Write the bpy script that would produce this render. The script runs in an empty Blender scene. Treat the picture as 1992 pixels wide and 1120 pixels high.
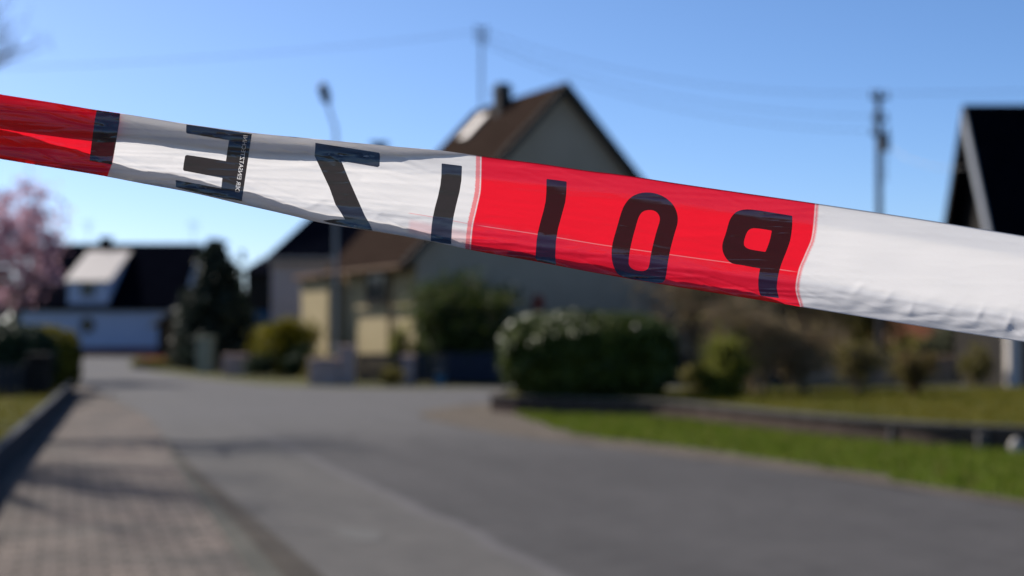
import bpy, bmesh, math, random
import numpy as np
from mathutils import Vector, Matrix, noise
from mathutils.geometry import tessellate_polygon
R = math.radians
random.seed(7); rng = np.random.default_rng(11)
S = bpy.context.scene
C = S.collection

# ------------------------------------------------------------------ camera, sky, sun, exposure
F = 1992*50/36.0                       # focal length in photo pixels (50 mm on a 36 mm sensor)
PITCH = math.atan((636-560)/F)
cam_d = bpy.data.cameras.new('camera'); cam = bpy.data.objects.new('camera', cam_d); C.objects.link(cam)
cam.location = (0, 0, 1.5); cam.rotation_euler = (R(90)+PITCH, 0, 0)
cam_d.lens = 50; cam_d.sensor_width = 36; cam_d.clip_start = 0.05; cam_d.clip_end = 3000
TAPE_D = 1.08
cam_d.dof.use_dof = True; cam_d.dof.focus_distance = TAPE_D; cam_d.dof.aperture_fstop = 4.6
cam_d.dof.aperture_blades = 9
S.camera = cam
SUN_EL, SUN_AZ = 41.0, 52.0            # azimuth in degrees to the left of the view direction (+Y)
w = bpy.data.worlds.new('World'); S.world = w; w.use_nodes = True
nt = w.node_tree; bg = nt.nodes['Background']
sky = nt.nodes.new('ShaderNodeTexSky'); sky.sky_type = 'NISHITA'; sky.sun_disc = False
sky.sun_elevation = R(SUN_EL); sky.sun_rotation = R(-SUN_AZ); sky.altitude = 0
sky.air_density = 0.6; sky.dust_density = 0.8; sky.ozone_density = 5.0
hs = nt.nodes.new('ShaderNodeHueSaturation'); hs.inputs['Saturation'].default_value = 1.10
nt.links.new(sky.outputs[0], hs.inputs['Color']); nt.links.new(hs.outputs[0], bg.inputs[0]); bg.inputs[1].default_value = 0.097
sd = Vector((-math.sin(R(SUN_AZ))*math.cos(R(SUN_EL)), math.cos(R(SUN_AZ))*math.cos(R(SUN_EL)), math.sin(R(SUN_EL))))
sl = bpy.data.lights.new('sun', 'SUN'); sl.energy = 5.0; sl.angle = R(0.53); sl.color = (1.0, 0.94, 0.86)
so = bpy.data.objects.new('sun', sl); C.objects.link(so); so.location = (0, 0, 30)
so.rotation_euler = sd.to_track_quat('Z', 'Y').to_euler()
S.view_settings.view_transform = 'Standard'; S.view_settings.look = 'None'
S.view_settings.exposure = 0.75; S.view_settings.gamma = 1
S.render.engine = 'CYCLES'; S.cycles.use_denoising = True
S.cycles.max_bounces = 8; S.cycles.transmission_bounces = 8; S.cycles.transparent_max_bounces = 12
S.cycles.sample_clamp_indirect = 6

CAM = Vector((0, 0, 1.5))
RT = Vector((1, 0, 0)); FW = Vector((0, math.cos(PITCH), math.sin(PITCH))); UP = Vector((0, -math.sin(PITCH), math.cos(PITCH)))
def ray(px, py): return RT*((px-996)/F) + UP*((560-py)/F) + FW
def at(px, py, Y):
    r = ray(px, py); return CAM + r*(Y/r.y)
def gnd(px, py, z=0.0):
    r = ray(px, py); return CAM + r*((z-1.5)/r.z)
def hz(py, Y): return at(996, py, Y).z
def X(px, Y): return at(px, 636, Y).x

# ------------------------------------------------------------------ helpers
def lab(o, label=None, cat=None, group=None, kind=None):
    if label: o['label'] = label
    if cat: o['category'] = cat
    if group: o['group'] = group
    if kind: o['kind'] = kind
    return o
def empty(name, loc, label, cat, rz=0.0, group=None):
    o = bpy.data.objects.new(name, None); C.objects.link(o); o.location = loc; o.rotation_euler = (0, 0, rz)
    o.empty_display_size = 0.3
    return lab(o, label, cat, group)
def mesh_obj(name, verts, faces, mat, parent=None, smooth=False):
    me = bpy.data.meshes.new(name); me.from_pydata([tuple(v) for v in verts], [], faces)
    me.validate(); me.update()
    if mat: me.materials.append(mat)
    if smooth: me.polygons.foreach_set('use_smooth', [True]*len(me.polygons))
    o = bpy.data.objects.new(name, me); C.objects.link(o)
    if parent: o.parent = parent
    return o
class MB:
    def __init__(s): s.v = []; s.f = []
    def add(s, vs, fs):
        n = len(s.v); s.v += [Vector(v) for v in vs]; s.f += [tuple(i+n for i in f) for f in fs]; return s
    def box(s, x0, x1, y0, y1, z0, z1, bev=0.0):
        if bev > 0:
            b = min(bev, (x1-x0)*.45, (y1-y0)*.45, (z1-z0)*.45)
            bm = bmesh.new(); bmesh.ops.create_cube(bm, size=1)
            for v in bm.verts:
                v.co = Vector(((x0+x1)/2+v.co.x*(x1-x0), (y0+y1)/2+v.co.y*(y1-y0), (z0+z1)/2+v.co.z*(z1-z0)))
            bmesh.ops.bevel(bm, geom=bm.edges[:], offset=b, segments=2, affect='EDGES', profile=0.6)
            bm.verts.ensure_lookup_table()
            s.add([v.co.copy() for v in bm.verts], [[v.index for v in f.verts] for f in bm.faces]); bm.free(); return s
        return s.add([(x0,y0,z0),(x1,y0,z0),(x1,y1,z0),(x0,y1,z0),(x0,y0,z1),(x1,y0,z1),(x1,y1,z1),(x0,y1,z1)],
              [(0,3,2,1),(4,5,6,7),(0,1,5,4),(1,2,6,5),(2,3,7,6),(3,0,4,7)])
    def prism(s, poly, axis, a0, a1):
        # poly: list of 2D points; axis: 'x','y','z' extrusion
        def P(p, a):
            return {'x': (a, p[0], p[1]), 'y': (p[0], a, p[1]), 'z': (p[0], p[1], a)}[axis]
        n = len(poly); vs = [P(p, a0) for p in poly] + [P(p, a1) for p in poly]
        fs = [tuple(range(n)), tuple(range(2*n-1, n-1, -1))] + [(i, i+n, (i+1) % n + n, (i+1) % n) for i in range(n)]
        return s.add(vs, fs)
    def slab(s, q, th):
        # q: 4 corners of the top surface; thickness straight down along normal
        q = [Vector(p) for p in q]; n = (q[1]-q[0]).cross(q[3]-q[0]).normalized()
        if n.z < 0: n = -n
        vs = q + [p-n*th for p in q]
        return s.add(vs, [(0,1,2,3),(7,6,5,4),(0,4,5,1),(1,5,6,2),(2,6,7,3),(3,7,4,0)])
    def tube(s, pts, rad, n=8, caps=True):
        pts = [Vector(p) for p in pts]
        if not hasattr(rad, '__len__'): rad = [rad]*len(pts)
        base = len(s.v); prev = None
        for i, p in enumerate(pts):
            d = (pts[min(i+1, len(pts)-1)] - pts[max(i-1, 0)]).normalized()
            if prev is None:
                a = Vector((0, 0, 1)) if abs(d.z) < .9 else Vector((1, 0, 0))
                u = d.cross(a).normalized()
            else:
                u = (prev - d*prev.dot(d)).normalized()
            prev = u; v = d.cross(u)
            for k in range(n):
                t = 2*math.pi*k/n; s.v.append(p + (u*math.cos(t)+v*math.sin(t))*rad[i])
        for i in range(len(pts)-1):
            for k in range(n):
                a = base+i*n+k; b = base+i*n+(k+1) % n
                s.f.append((a, b, b+n, a+n))
        if caps:
            s.f.append(tuple(base+k for k in reversed(range(n)))); e = base+(len(pts)-1)*n; s.f.append(tuple(e+k for k in range(n)))
        return s
    def build(s, name, mat, parent=None, smooth=False): return mesh_obj(name, s.v, s.f, mat, parent, smooth)

def smooth_thick(o, ang=40):
    o.data.polygons.foreach_set('use_smooth', [True]*len(o.data.polygons)); 
    try: o.data.set_sharp_from_angle(angle=R(ang))
    except Exception: pass
    return o

# ------------------------------------------------------------------ materials
def newmat(name):
    m = bpy.data.materials.new(name); m.use_nodes = True
    return m, m.node_tree, m.node_tree.nodes['Principled BSDF']
def nd(t, kind, **kw):
    n = t.nodes.new(kind)
    for k, v in kw.items():
        if k.startswith('i_'):
            key = k[2:]; key = int(key) if key.isdigit() else key.replace('_', ' ')
            n.inputs[key].default_value = v
        else: setattr(n, k, v)
    return n
def math_n(t, op, a, b=None, c=None, clamp=False):
    n = t.nodes.new('ShaderNodeMath'); n.operation = op; n.use_clamp = clamp
    for i, x in enumerate((a, b, c)):
        if x is None: continue
        if isinstance(x, (int, float)): n.inputs[i].default_value = x
        else: t.links.new(x, n.inputs[i])
    return n.outputs[0]
def mixc(t, fac, a, b, mode='MIX'):
    n = t.nodes.new('ShaderNodeMix'); n.data_type = 'RGBA'; n.blend_type = mode
    for key, x in ((0, fac), (6, a), (7, b)):
        if isinstance(x, (int, float)): n.inputs[key].default_value = x
        elif isinstance(x, (tuple, list)): n.inputs[key].default_value = (*x[:3], 1)
        else: t.links.new(x, n.inputs[key])
    return n.outputs[2]
def coord(t, scale=(1, 1, 1), kind='Object'):
    tc = t.nodes.new('ShaderNodeTexCoord'); mp = t.nodes.new('ShaderNodeMapping'); mp.inputs['Scale'].default_value = scale
    t.links.new(tc.outputs[kind], mp.inputs[0]); return mp.outputs[0]
def noi(t, vec, scale, detail=4, rough=.55):
    n = nd(t, 'ShaderNodeTexNoise', i_Scale=scale, i_Detail=detail, i_Roughness=rough); t.links.new(vec, n.inputs['Vector']); return n.outputs[0]
def ramp(t, fac, stops):
    n = t.nodes.new('ShaderNodeValToRGB'); e = n.color_ramp.elements
    while len(e) < len(stops): e.new(.5)
    for k, (p, c) in enumerate(stops): e[k].position = p; e[k].color = (*c, 1) if len(c) == 3 else c
    t.links.new(fac, n.inputs[0]); return n.outputs[0]
def bump(t, b, h, strength=.4, dist=.02):
    n = nd(t, 'ShaderNodeBump', i_Strength=strength, i_Distance=dist); t.links.new(h, n.inputs['Height']); t.links.new(n.outputs[0], b.inputs['Normal'])
def rough_mat(name, c1, c2, scale=4, rough=.85, bs=.3, bd=.01, spec=.12, fine=40, metal=0):
    m, t, b = newmat(name); v = coord(t)
    a = noi(t, v, scale); f = noi(t, v, fine)
    k = math_n(t, 'ADD', math_n(t, 'MULTIPLY', a, .7), math_n(t, 'MULTIPLY', f, .3))
    col = ramp(t, k, [(.32, c1), (.68, c2)]); t.links.new(col, b.inputs['Base Color'])
    b.inputs['Roughness'].default_value = rough; b.inputs['Specular IOR Level'].default_value = spec; b.inputs['Metallic'].default_value = metal
    bump(t, b, f, bs, bd); return m
def leaf_mat(name, cols, rough=.5, trans=.3, spec=.15):
    m, t, b = newmat(name)
    g = t.nodes.new('ShaderNodeNewGeometry')
    n = len(cols); col = ramp(t, g.outputs['Random Per Island'], [(i/max(1, n-1), c) for i, c in enumerate(cols)])
    t.links.new(col, b.inputs['Base Color']); b.inputs['Roughness'].default_value = rough; b.inputs['Specular IOR Level'].default_value = spec
    tr = t.nodes.new('ShaderNodeBsdfTranslucent'); t.links.new(col, tr.inputs[0])
    mx = t.nodes.new('ShaderNodeMixShader'); mx.inputs[0].default_value = trans
    t.links.new(b.outputs[0], mx.inputs[1]); t.links.new(tr.outputs[0], mx.inputs[2]); t.links.new(mx.outputs[0], t.nodes['Material Output'].inputs[0])
    return m
def tile_mat(name, c1, c2, w=.25, h=.33, rough=1.0):
    m, t, b = newmat(name)
    uv = t.nodes.new('ShaderNodeTexCoord').outputs['UV']
    br = nd(t, 'ShaderNodeTexBrick', i_Scale=1, i_Mortar_Size=.03, i_Brick_Width=w, i_Row_Height=h)
    br.offset = .5; t.links.new(uv, br.inputs['Vector'])
    br.inputs['Color1'].default_value = (*c1, 1); br.inputs['Color2'].default_value = (*c2, 1); br.inputs['Mortar'].default_value = (*[x*.4 for x in c1], 1)
    v = coord(t); n = noi(t, v, 1.2)
    col = mixc(t, math_n(t, 'MULTIPLY', n, .5), br.outputs[0], tuple(x*1.35 for x in c2)); t.links.new(col, b.inputs['Base Color'])
    b.inputs['Roughness'].default_value = rough; b.inputs['Specular IOR Level'].default_value = .0
    bump(t, b, math_n(t, 'SUBTRACT', 1, br.outputs[1]), .5, .02); return m
M = {}
M['render_grey'] = rough_mat('grey_render', (.38,.29,.20), (.45,.345,.245), 1.2, .95, .3, .006)
M['render_cream'] = rough_mat('cream_render', (.28,.225,.125), (.34,.275,.16), 1.0, .95, .3, .006)
M['render_blue'] = rough_mat('pale_grey_render', (.36,.325,.32), (.42,.38,.375), 1.0, .95, .3, .006)
M['render_white'] = rough_mat('white_render', (.38,.43,.56), (.45,.50,.63), .8, .9, .3, .006)
M['roof_brown'] = tile_mat('brown_roof_tiles', (.020,.0135,.011), (.029,.020,.016))
M['roof_dark'] = tile_mat('dark_slate_tiles', (.004,.005,.009), (.008,.009,.014))
M['roof_black'] = tile_mat('black_roof_tiles', (.0016,.002,.004), (.0035,.004,.007))
M['roof_orange'] = tile_mat('orange_roof_tiles', (.16,.062,.035), (.20,.08,.045))
M['zinc'] = rough_mat('pale_metal_sheet', (.24,.22,.21), (.30,.275,.26), 1.5, .6, .1, .003, .5, 25, .3)
M['dark_wood'] = rough_mat('dark_stained_wood', (.010,.009,.008), (.022,.018,.015), 5, .75, .4, .01)
M['brown_wood'] = rough_mat('brown_wood', (.08,.045,.025), (.13,.075,.04), 6, .75, .4, .01)
M['fascia'] = rough_mat('grey_painted_fascia', (.20,.21,.23), (.25,.26,.28), 5, .6, .2, .004)
M['column_white'] = rough_mat('white_painted_column', (.40,.36,.32), (.48,.44,.40), 5, .6, .2, .004)
M['metal'] = rough_mat('galvanised_metal', (.16,.17,.18), (.23,.24,.25), 8, .45, .1, .002, .5, 60, .6)
M['dark_metal'] = rough_mat('dark_metal', (.02,.022,.026), (.035,.038,.042), 8, .5, .1, .002, .5)
M['pole_wood'] = rough_mat('weathered_pole_wood', (.05,.05,.055), (.09,.085,.085), 6, .85, .4, .01)
M['ceramic'] = rough_mat('insulator_ceramic', (.03,.02,.018), (.05,.03,.025), 8, .3, .1, .002, .5)
M['stone'] = rough_mat('pinkish_sandstone', (.34,.235,.20), (.48,.35,.30), 3, .9, .5, .02)
M['stone_pale'] = rough_mat('pale_mossy_stone', (.20,.21,.15), (.32,.33,.25), 3, .9, .5, .02)
M['wall_beige'] = rough_mat('beige_garden_wall', (.36,.24,.155), (.46,.31,.205), 2, .95, .4, .01)
M['palisade'] = rough_mat('dark_weathered_timber_edging', (.045,.030,.024), (.085,.060,.050), 4, .85, .5, .02)
M['palisade_top'] = rough_mat('grey_concrete_coping', (.055,.050,.045), (.09,.082,.075), 4, .9, .4, .01)
M['block'] = rough_mat('grey_concrete_block', (.055,.05,.05), (.085,.08,.078), 5, .9, .4, .01)
M['boulder'] = rough_mat('white_stone', (.30,.27,.24), (.40,.37,.33), 5, .8, .4, .02)
M['bark'] = rough_mat('grey_bark', (.05,.04,.032), (.10,.085,.07), 6, .9, .7, .02)
M['bark_pale'] = rough_mat('pale_bark', (.22,.18,.15), (.34,.29,.25), 6, .9, .6, .02)
M['twig'] = rough_mat('brown_twigs', (.16,.115,.07), (.27,.20,.12), 6, .9, .3, .005)
M['twig_red'] = rough_mat('reddish_twigs', (.11,.05,.03), (.17,.08,.045), 6, .9, .3, .005)
M['fence_wood'] = rough_mat('dark_fence_wood', (.022,.024,.030), (.040,.043,.052), 5, .8, .4, .01)
M['fence_blue'] = rough_mat('dark_blue_fence', (.018,.022,.035), (.030,.035,.055), 5, .7, .3, .01)
M['glass'] = rough_mat('dark_window_glass', (.012,.014,.018), (.02,.022,.028), 1, .08, .02, .001, .8)
M['frame'] = rough_mat('window_frame', (.30,.29,.27), (.38,.37,.35), 5, .5, .1, .002)
M['frame_dark'] = rough_mat('dark_window_frame', (.03,.025,.02), (.05,.04,.03), 5, .5, .1, .002)
M['awning'] = rough_mat('olive_awning_cloth', (.06,.055,.035), (.10,.09,.06), 3, .9, .2, .003)
M['blue_plastic'] = rough_mat('blue_plastic', (.03,.12,.20), (.05,.17,.27), 3, .5, .1, .002)
M['blue_sheet'] = rough_mat('blue_panel', (.008,.045,.10), (.012,.06,.13), 3, .6, .1, .002)
M['red_paint'] = rough_mat('rust_red_paint', (.22,.03,.02), (.30,.05,.03), 3, .6, .1, .002)
M['brick_red'] = rough_mat('red_brick_plinth', (.12,.045,.05), (.18,.07,.07), 4, .9, .4, .01)
M['soil'] = rough_mat('sandy_soil', (.085,.066,.056), (.15,.118,.10), 2.5, .95, .7, .03, fine=60)
M['sand'] = rough_mat('tan_gravel', (.065,.052,.040), (.11,.092,.074), 1.6, .95, .7, .03, fine=70)

M['leaf_laurel'] = leaf_mat('laurel_leaves', [(.018,.030,.004), (.050,.068,.008), (.10,.12,.022)], .44, .25, .17)
M['leaf_forsythia'] = leaf_mat('yellow_green_leaves', [(.07,.075,.006), (.13,.115,.008), (.21,.165,.012)], .6, .4)
M['leaf_lime'] = leaf_mat('lime_leaves', [(.07,.08,.012), (.13,.14,.020), (.19,.19,.035)], .6, .5)
M['leaf_olive'] = leaf_mat('olive_leaves', [(.07,.065,.018), (.13,.115,.03), (.19,.155,.05)], .7, .5)
M['leaf_dark'] = leaf_mat('dark_green_leaves', [(.010,.020,.010), (.020,.036,.014), (.034,.055,.020)], .6, .2)
M['leaf_needle'] = leaf_mat('conifer_needles', [(.012,.020,.014), (.026,.036,.024), (.055,.066,.045)], .6, .15)
M['leaf_grey'] = leaf_mat('grey_green_leaves', [(.08,.09,.05), (.14,.15,.09), (.2,.2,.13)], .7, .45)
M['blossom'] = leaf_mat('pink_blossom', [(.42,.24,.30), (.60,.40,.46), (.25,.12,.16)], .7, .5)
M['flower_red'] = leaf_mat('red_flowers', [(.35,.04,.05), (.45,.12,.12), (.30,.20,.04)], .7, .3)
M['grass_blade'] = leaf_mat('grass_blades', [(.060,.085,.010), (.090,.135,.010), (.115,.16,.014), (.17,.14,.045)], .6, .35, .05)
M['dry_grass'] = leaf_mat('dry_grass_blades', [(.09,.09,.008), (.14,.11,.012), (.08,.105,.008)], .7, .3, .05)

def grass_mat(name, a, b_, c):
    m, t, b = newmat(name); v = coord(t)
    n1 = noi(t, v, .7, 5); n2 = noi(t, v, 9, 5)
    k = math_n(t, 'ADD', math_n(t, 'MULTIPLY', n1, .55), math_n(t, 'MULTIPLY', n2, .45))
    t.links.new(ramp(t, k, [(.36, a), (.5, b_), (.66, c)]), b.inputs['Base Color']); b.inputs['Roughness'].default_value = .95
    b.inputs['Specular IOR Level'].default_value = .1
    bump(t, b, noi(t, v, 40, 3), .9, .05); return m
M['grass'] = grass_mat('verge_grass', (.058,.068,.016), (.078,.108,.012), (.115,.125,.022))
M['lawn_dry'] = grass_mat('dry_lawn', (.040,.045,.004), (.062,.058,.005), (.095,.072,.010))
M['field'] = grass_mat('field_ground', (.05,.055,.022), (.075,.075,.03), (.10,.09,.045))

# asphalt: darker carriageway, lighter old strip on the left of a seam, small patches and cracks (world/object space of the road)
def asphalt():
    m, t, b = newmat('asphalt'); v = coord(t)
    sx = t.nodes.new('ShaderNodeSeparateXYZ'); t.links.new(v, sx.inputs[0])
    # signed distance to the seam line  X = -1.69 - .333 (Y-14.56)
    wob = math_n(t, 'MULTIPLY', math_n(t, 'SUBTRACT', noi(t, v, .8), .5), .25)
    d = math_n(t, 'ADD', math_n(t, 'ADD', sx.outputs[0], 1.69), math_n(t, 'MULTIPLY', math_n(t, 'SUBTRACT', sx.outputs[1], 14.56), .333))
    d = math_n(t, 'ADD', d, wob)
    right = math_n(t, 'MULTIPLY_ADD', d, 8, .5, True)
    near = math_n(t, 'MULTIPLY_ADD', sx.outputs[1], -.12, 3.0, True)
    rot = t.nodes.new('ShaderNodeMapping'); rot.vector_type = 'POINT'; rot.inputs['Rotation'].default_value = (0, 0, R(-18.4)); rot.inputs['Scale'].default_value = (2.2, .22, 1)
    rr = t.nodes.new('ShaderNodeMapping'); rr.inputs['Rotation'].default_value = (0, 0, R(-18.4)); t.links.new(v, rr.inputs[0]); sc_ = t.nodes.new('ShaderNodeMapping'); sc_.inputs['Scale'].default_value = (2.2, .20, 1); t.links.new(rr.outputs[0], sc_.inputs[0])
    n1 = math_n(t, 'MULTIPLY_ADD', noi(t, sc_.outputs[0], .9, 5, .6), .5, math_n(t, 'MULTIPLY', noi(t, v, .45, 5, .6), .5)); n2 = noi(t, v, 3.0, 5, .7); n3 = noi(t, v, 110, 3)
    vor = nd(t, 'ShaderNodeTexVoronoi', i_Scale=.55); vor.feature = 'DISTANCE_TO_EDGE'
    dv = nd(t, 'ShaderNodeMix', data_type='VECTOR'); 
    wv = noi(t, v, 2.0, 4); cv = t.nodes.new('ShaderNodeVectorMath'); cv.operation = 'ADD'; t.links.new(v, cv.inputs[0]); t.links.new(wv, cv.inputs[1]); t.links.new(cv.outputs[0], vor.inputs['Vector'])
    crack = math_n(t, 'MULTIPLY', math_n(t, 'SUBTRACT', 1, math_n(t, 'MULTIPLY', vor.outputs['Distance'], 45), None, True), math_n(t, 'MULTIPLY_ADD', noi(t, v, .35, 3), 6, -3.0, True))
    k = math_n(t, 'ADD', math_n(t, 'MULTIPLY', n1, .6), math_n(t, 'MULTIPLY', n2, .4))
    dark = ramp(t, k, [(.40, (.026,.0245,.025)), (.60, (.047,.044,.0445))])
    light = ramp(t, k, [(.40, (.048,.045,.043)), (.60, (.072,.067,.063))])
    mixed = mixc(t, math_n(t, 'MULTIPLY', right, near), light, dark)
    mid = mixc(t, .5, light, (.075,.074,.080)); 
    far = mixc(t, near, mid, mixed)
    seam = math_n(t, 'SUBTRACT', 1, math_n(t, 'MULTIPLY', math_n(t, 'ABSOLUTE', d), 9), None, True)
    c = mixc(t, math_n(t, 'MULTIPLY', math_n(t, 'MULTIPLY', seam, near), .55), far, (.10,.094,.100))
    c = mixc(t, math_n(t, 'MULTIPLY', n3, .5), c, mixc(t, .5, c, (.12,.115,.11)))
    c = mixc(t, math_n(t, 'MULTIPLY', crack, .65), c, (.016,.015,.015))
    t.links.new(c, b.inputs['Base Color']); b.inputs['Roughness'].default_value = .9; b.inputs['Specular IOR Level'].default_value = .12
    bump(t, b, n3, .5, .008); return m
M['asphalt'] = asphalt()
def paving():
    m, t, b = newmat('block_paving'); v0 = coord(t)
    rot = t.nodes.new('ShaderNodeMapping'); rot.inputs['Rotation'].default_value = (0, 0, R(-17.5)); t.links.new(v0, rot.inputs[0]); v = rot.outputs[0]
    br = nd(t, 'ShaderNodeTexBrick', i_Scale=1, i_Mortar_Size=.012, i_Brick_Width=.26, i_Row_Height=.16, i_Mortar_Smooth=.3); br.offset = .5
    t.links.new(v, br.inputs['Vector'])
    br.inputs['Color1'].default_value = (.076,.064,.057, 1); br.inputs['Color2'].default_value = (.126,.105,.092, 1); br.inputs['Mortar'].default_value = (.022,.020,.016, 1)
    n = noi(t, v0, .8, 5, .6); k = ramp(t, n, [(.35, (.75,.78,.78)), (.65, (1.15,1.08,1.04))])
    c = mixc(t, 1.0, br.outputs[0], k, 'MULTIPLY'); t.links.new(c, b.inputs['Base Color']); b.inputs['Roughness'].default_value = .9; b.inputs['Specular IOR Level'].default_value = .12
    h = math_n(t, 'ADD', math_n(t, 'MULTIPLY', br.outputs[1], -1.0), math_n(t, 'MULTIPLY', noi(t, v0, 60, 2), .3))
    bump(t, b, h, .6, .008); return m
M['paving'] = paving()
M['gutter'] = rough_mat('mossy_gutter_stones', (.024,.020,.016), (.048,.040,.032), 2.2, .9, .6, .01, fine=30)
M['kerb'] = rough_mat('concrete_kerb', (.036,.036,.030), (.066,.062,.052), 2.0, .9, .5, .01, fine=45)

# ------------------------------------------------------------------ the police tape
TOPX = [(-1500,-35),(0,183),(107,200),(187.5,213.5),(233,220),(361.6,240.5),(500,259),(615,270),(760,284),(861,293),(936,303.5),(1050,318),(1150,332.7),(1200,338.5),(1311,355.4),(1589,395.8),(1840,433.7),(1992,458.6),(3500,710)]
BOTX = [(-1500,60),(0,309),(67,320),(206,343),(268,355),(375,375),(465,396),(570,420),(615,431),(760,455),(839,469.5),(914,485.6),(1040,508),(1150,529),(1297,554.4),(1466,581.7),(1560,597),(1807,637),(1992,665),(3500,918)]
def pchip(tab):
    xs = np.array([p[0] for p in tab], float); ys = np.array([p[1] for p in tab], float)
    h = np.diff(xs); dl = np.diff(ys)/h; m = np.zeros_like(xs); m[0] = dl[0]; m[-1] = dl[-1]
    for i in range(1, len(xs)-1):
        m[i] = 0 if dl[i-1]*dl[i] <= 0 else (h[i-1]+h[i])/(h[i-1]/dl[i]+h[i]/dl[i-1])
    def f(x):
        i = int(min(max(np.searchsorted(xs, x)-1, 0), len(h)-1)); t = (x-xs[i])/h[i]
        t = min(max(t, 0), 1) if (x < xs[0] or x > xs[-1]) else t
        return float((2*t**3-3*t**2+1)*ys[i]+(t**3-2*t**2+t)*h[i]*m[i]+(-2*t**3+3*t**2)*ys[i+1]+(t**3-t**2)*h[i]*m[i+1])
    return f
Tf, Bf = pchip(TOPX), pchip(BOTX)
FTf = pchip([(-1500,61),(0,59),(175,53),(230,47),(300,43),(500,39),(600,33),(700,25),(780,17),(860,9),(930,0),(1100,0),(3500,0)])
FBf = pchip([(-1500,60),(0,58),(100,49),(175,39),(230,32),(300,26),(375,25),(470,23),(600,19),(840,15),(930,13),(1100,15),(1300,13),(1480,11),(1585,0),(1800,0),(1992,0),(3500,0)])
def sm(a, b, x):
    t = min(max((x-a)/(b-a), 0), 1); return t*t*(3-2*t)
SHL = [(0,0),(.43,-9),(.71,-13),(1,-24)]; SHM = [(0,0),(.33,-1.5),(.55,-9),(.75,-17),(.95,-20.5),(1,-21)]; SHR = [(0,0),(.33,-7),(.5,-20),(.67,-33),(.83,-38),(1,-29)]
def lerp_t(tab, t): return float(np.interp(t, [p[0] for p in tab], [p[1] for p in tab]))
sl_, sm_, sr_ = pchip(SHL), pchip(SHM), pchip(SHR)
def shear(xc, t):
    a, b, c = sl_(t), sm_(t), sr_(t)
    if xc < 936:
        k = sm(233, 936, xc); return a*(1-k)+b*k
    k = sm(936, 1588, xc); return b*(1-k)+c*k
DENTS = [(1668,52,-.9,16,1.6),(1728,48,-1.0,14,1.5),(1772,30,-1.25,15,2.2),(1800,22,-.25,34,-1.8),(1850,44,-.8,15,1.3),(1905,40,-1.1,18,2.4),(1925,24,.75,20,-2.2),(1962,32,-1.2,20,2.8),(1975,20,.5,24,-2.0),(1640,38,.12,30,-1.6),(1690,26,.2,36,1.4),(610,32,-.55,16,1.8),(660,26,.3,26,-1.6),(545,24,.25,30,1.7),(400,30,.2,34,-1.5),(330,34,.25,26,1.4),(735,34,-.8,12,1.2),(1120,40,-.3,26,.8),(1380,46,.1,34,.8),(795,150,.22,30,1.3),(700,120,.15,34,-1.0)]
def dz(x, y):
    """depth of the front layer behind the reference plane, in metres, for an image point on the tape"""
    T, B = Tf(x), Bf(x); H = B-T; q = y-T; r = B-y
    foldL = 1-sm(500, 950, x)
    px = TAPE_D/F
    # facets: upper band, belly, lower band
    d = 0.0
    k1 = 43; k2 = H-(57-22*foldL)
    def soft(a, w): return w*math.log(1+math.exp(max(-40, min(40, (q-a)/w))))
    d += -.10*q+.27*soft(k1, 3.0)-.27*soft(k2, 3.5)
    kr = sm(1500, 1620, x); e = max(0, 14-r); d += (1-kr)*.012*e*e; e = max(0, 34-r-6*noise.noise(Vector((x/90, 2, 2)))); d -= kr*.0042*e*e
    e = max(0, 8-q); d += .010*e*e
    d += 10*math.sin(x/640+1.3) + 2.0*math.sin(x/210+.4)*(q/H)
    # long pull creases running with the tape, stronger near the folded edges
    slope = .149
    qq = y-(x*slope)
    edge = .35+1.5*math.exp(-r/30)+1.3*foldL*math.exp(-q/35)+.9*sm(900,700,x)*sm(500,700,x)*math.exp(-abs(q-30)/25)
    calm = .45 if x > 1600 else 1
    d += edge*calm*1.0*noise.noise(Vector((x/260, (qq+.05*x)/11, 3.1)))
    rg = noise.noise(Vector((x/330+5, (qq+.10*x)/17, 14.2))); d += edge*calm*1.5*math.exp(-abs(rg)/.06)
    rg = noise.noise(Vector((x/200+2, (qq-.16*x)/26, 21.2))); d -= edge*calm*1.1*math.exp(-abs(rg)/.04)
    d += edge*calm*.28*noise.noise(Vector((x/120, (qq-.03*x)/5, 9.7)))
    # crumples near the lower edge
    c = math.exp(-((r-22)/18)**2)*(sm(1480,1750,x)*1.5+.6*sm(560,620,x)*(1-sm(760,900,x))+.25)
    n = noise.noise(Vector((x/34+.02*y, qq/22, 5.5))); d += c*1.9*n
    c2 = math.exp(-((r-45)/22)**2)*(sm(1560,1750,x)+.5*(1-sm(700,930,x)))
    n = noise.noise(Vector(((x+1.3*qq)/24, (qq-.4*x)/60, 1.5))); d += c2*.8*n
    for cx_, cr_, an, ln_, am in DENTS:
        dx_ = x-cx_; dr_ = (y-(B-cr_))
        if abs(dx_) > 90 or abs(dr_) > 70: continue
        ca, sa = math.cos(an), math.sin(an); t_ = dx_*ca+dr_*sa; s_ = -dx_*sa+dr_*ca
        d += am*math.exp(-abs(s_)/4.5)*math.exp(-(t_/ln_)**2)
    n = noise.noise(Vector((x/90, qq/60, 7.7))); d += 1.6*n*(.5+.5*sm(0,60,q))
    return d*px+TAPE_D*(x-996)/F*.14
def tape_pt(x, y, off=0.0):
    return CAM + ray(x, y)*(TAPE_D+dz(x, y)+off)

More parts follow.
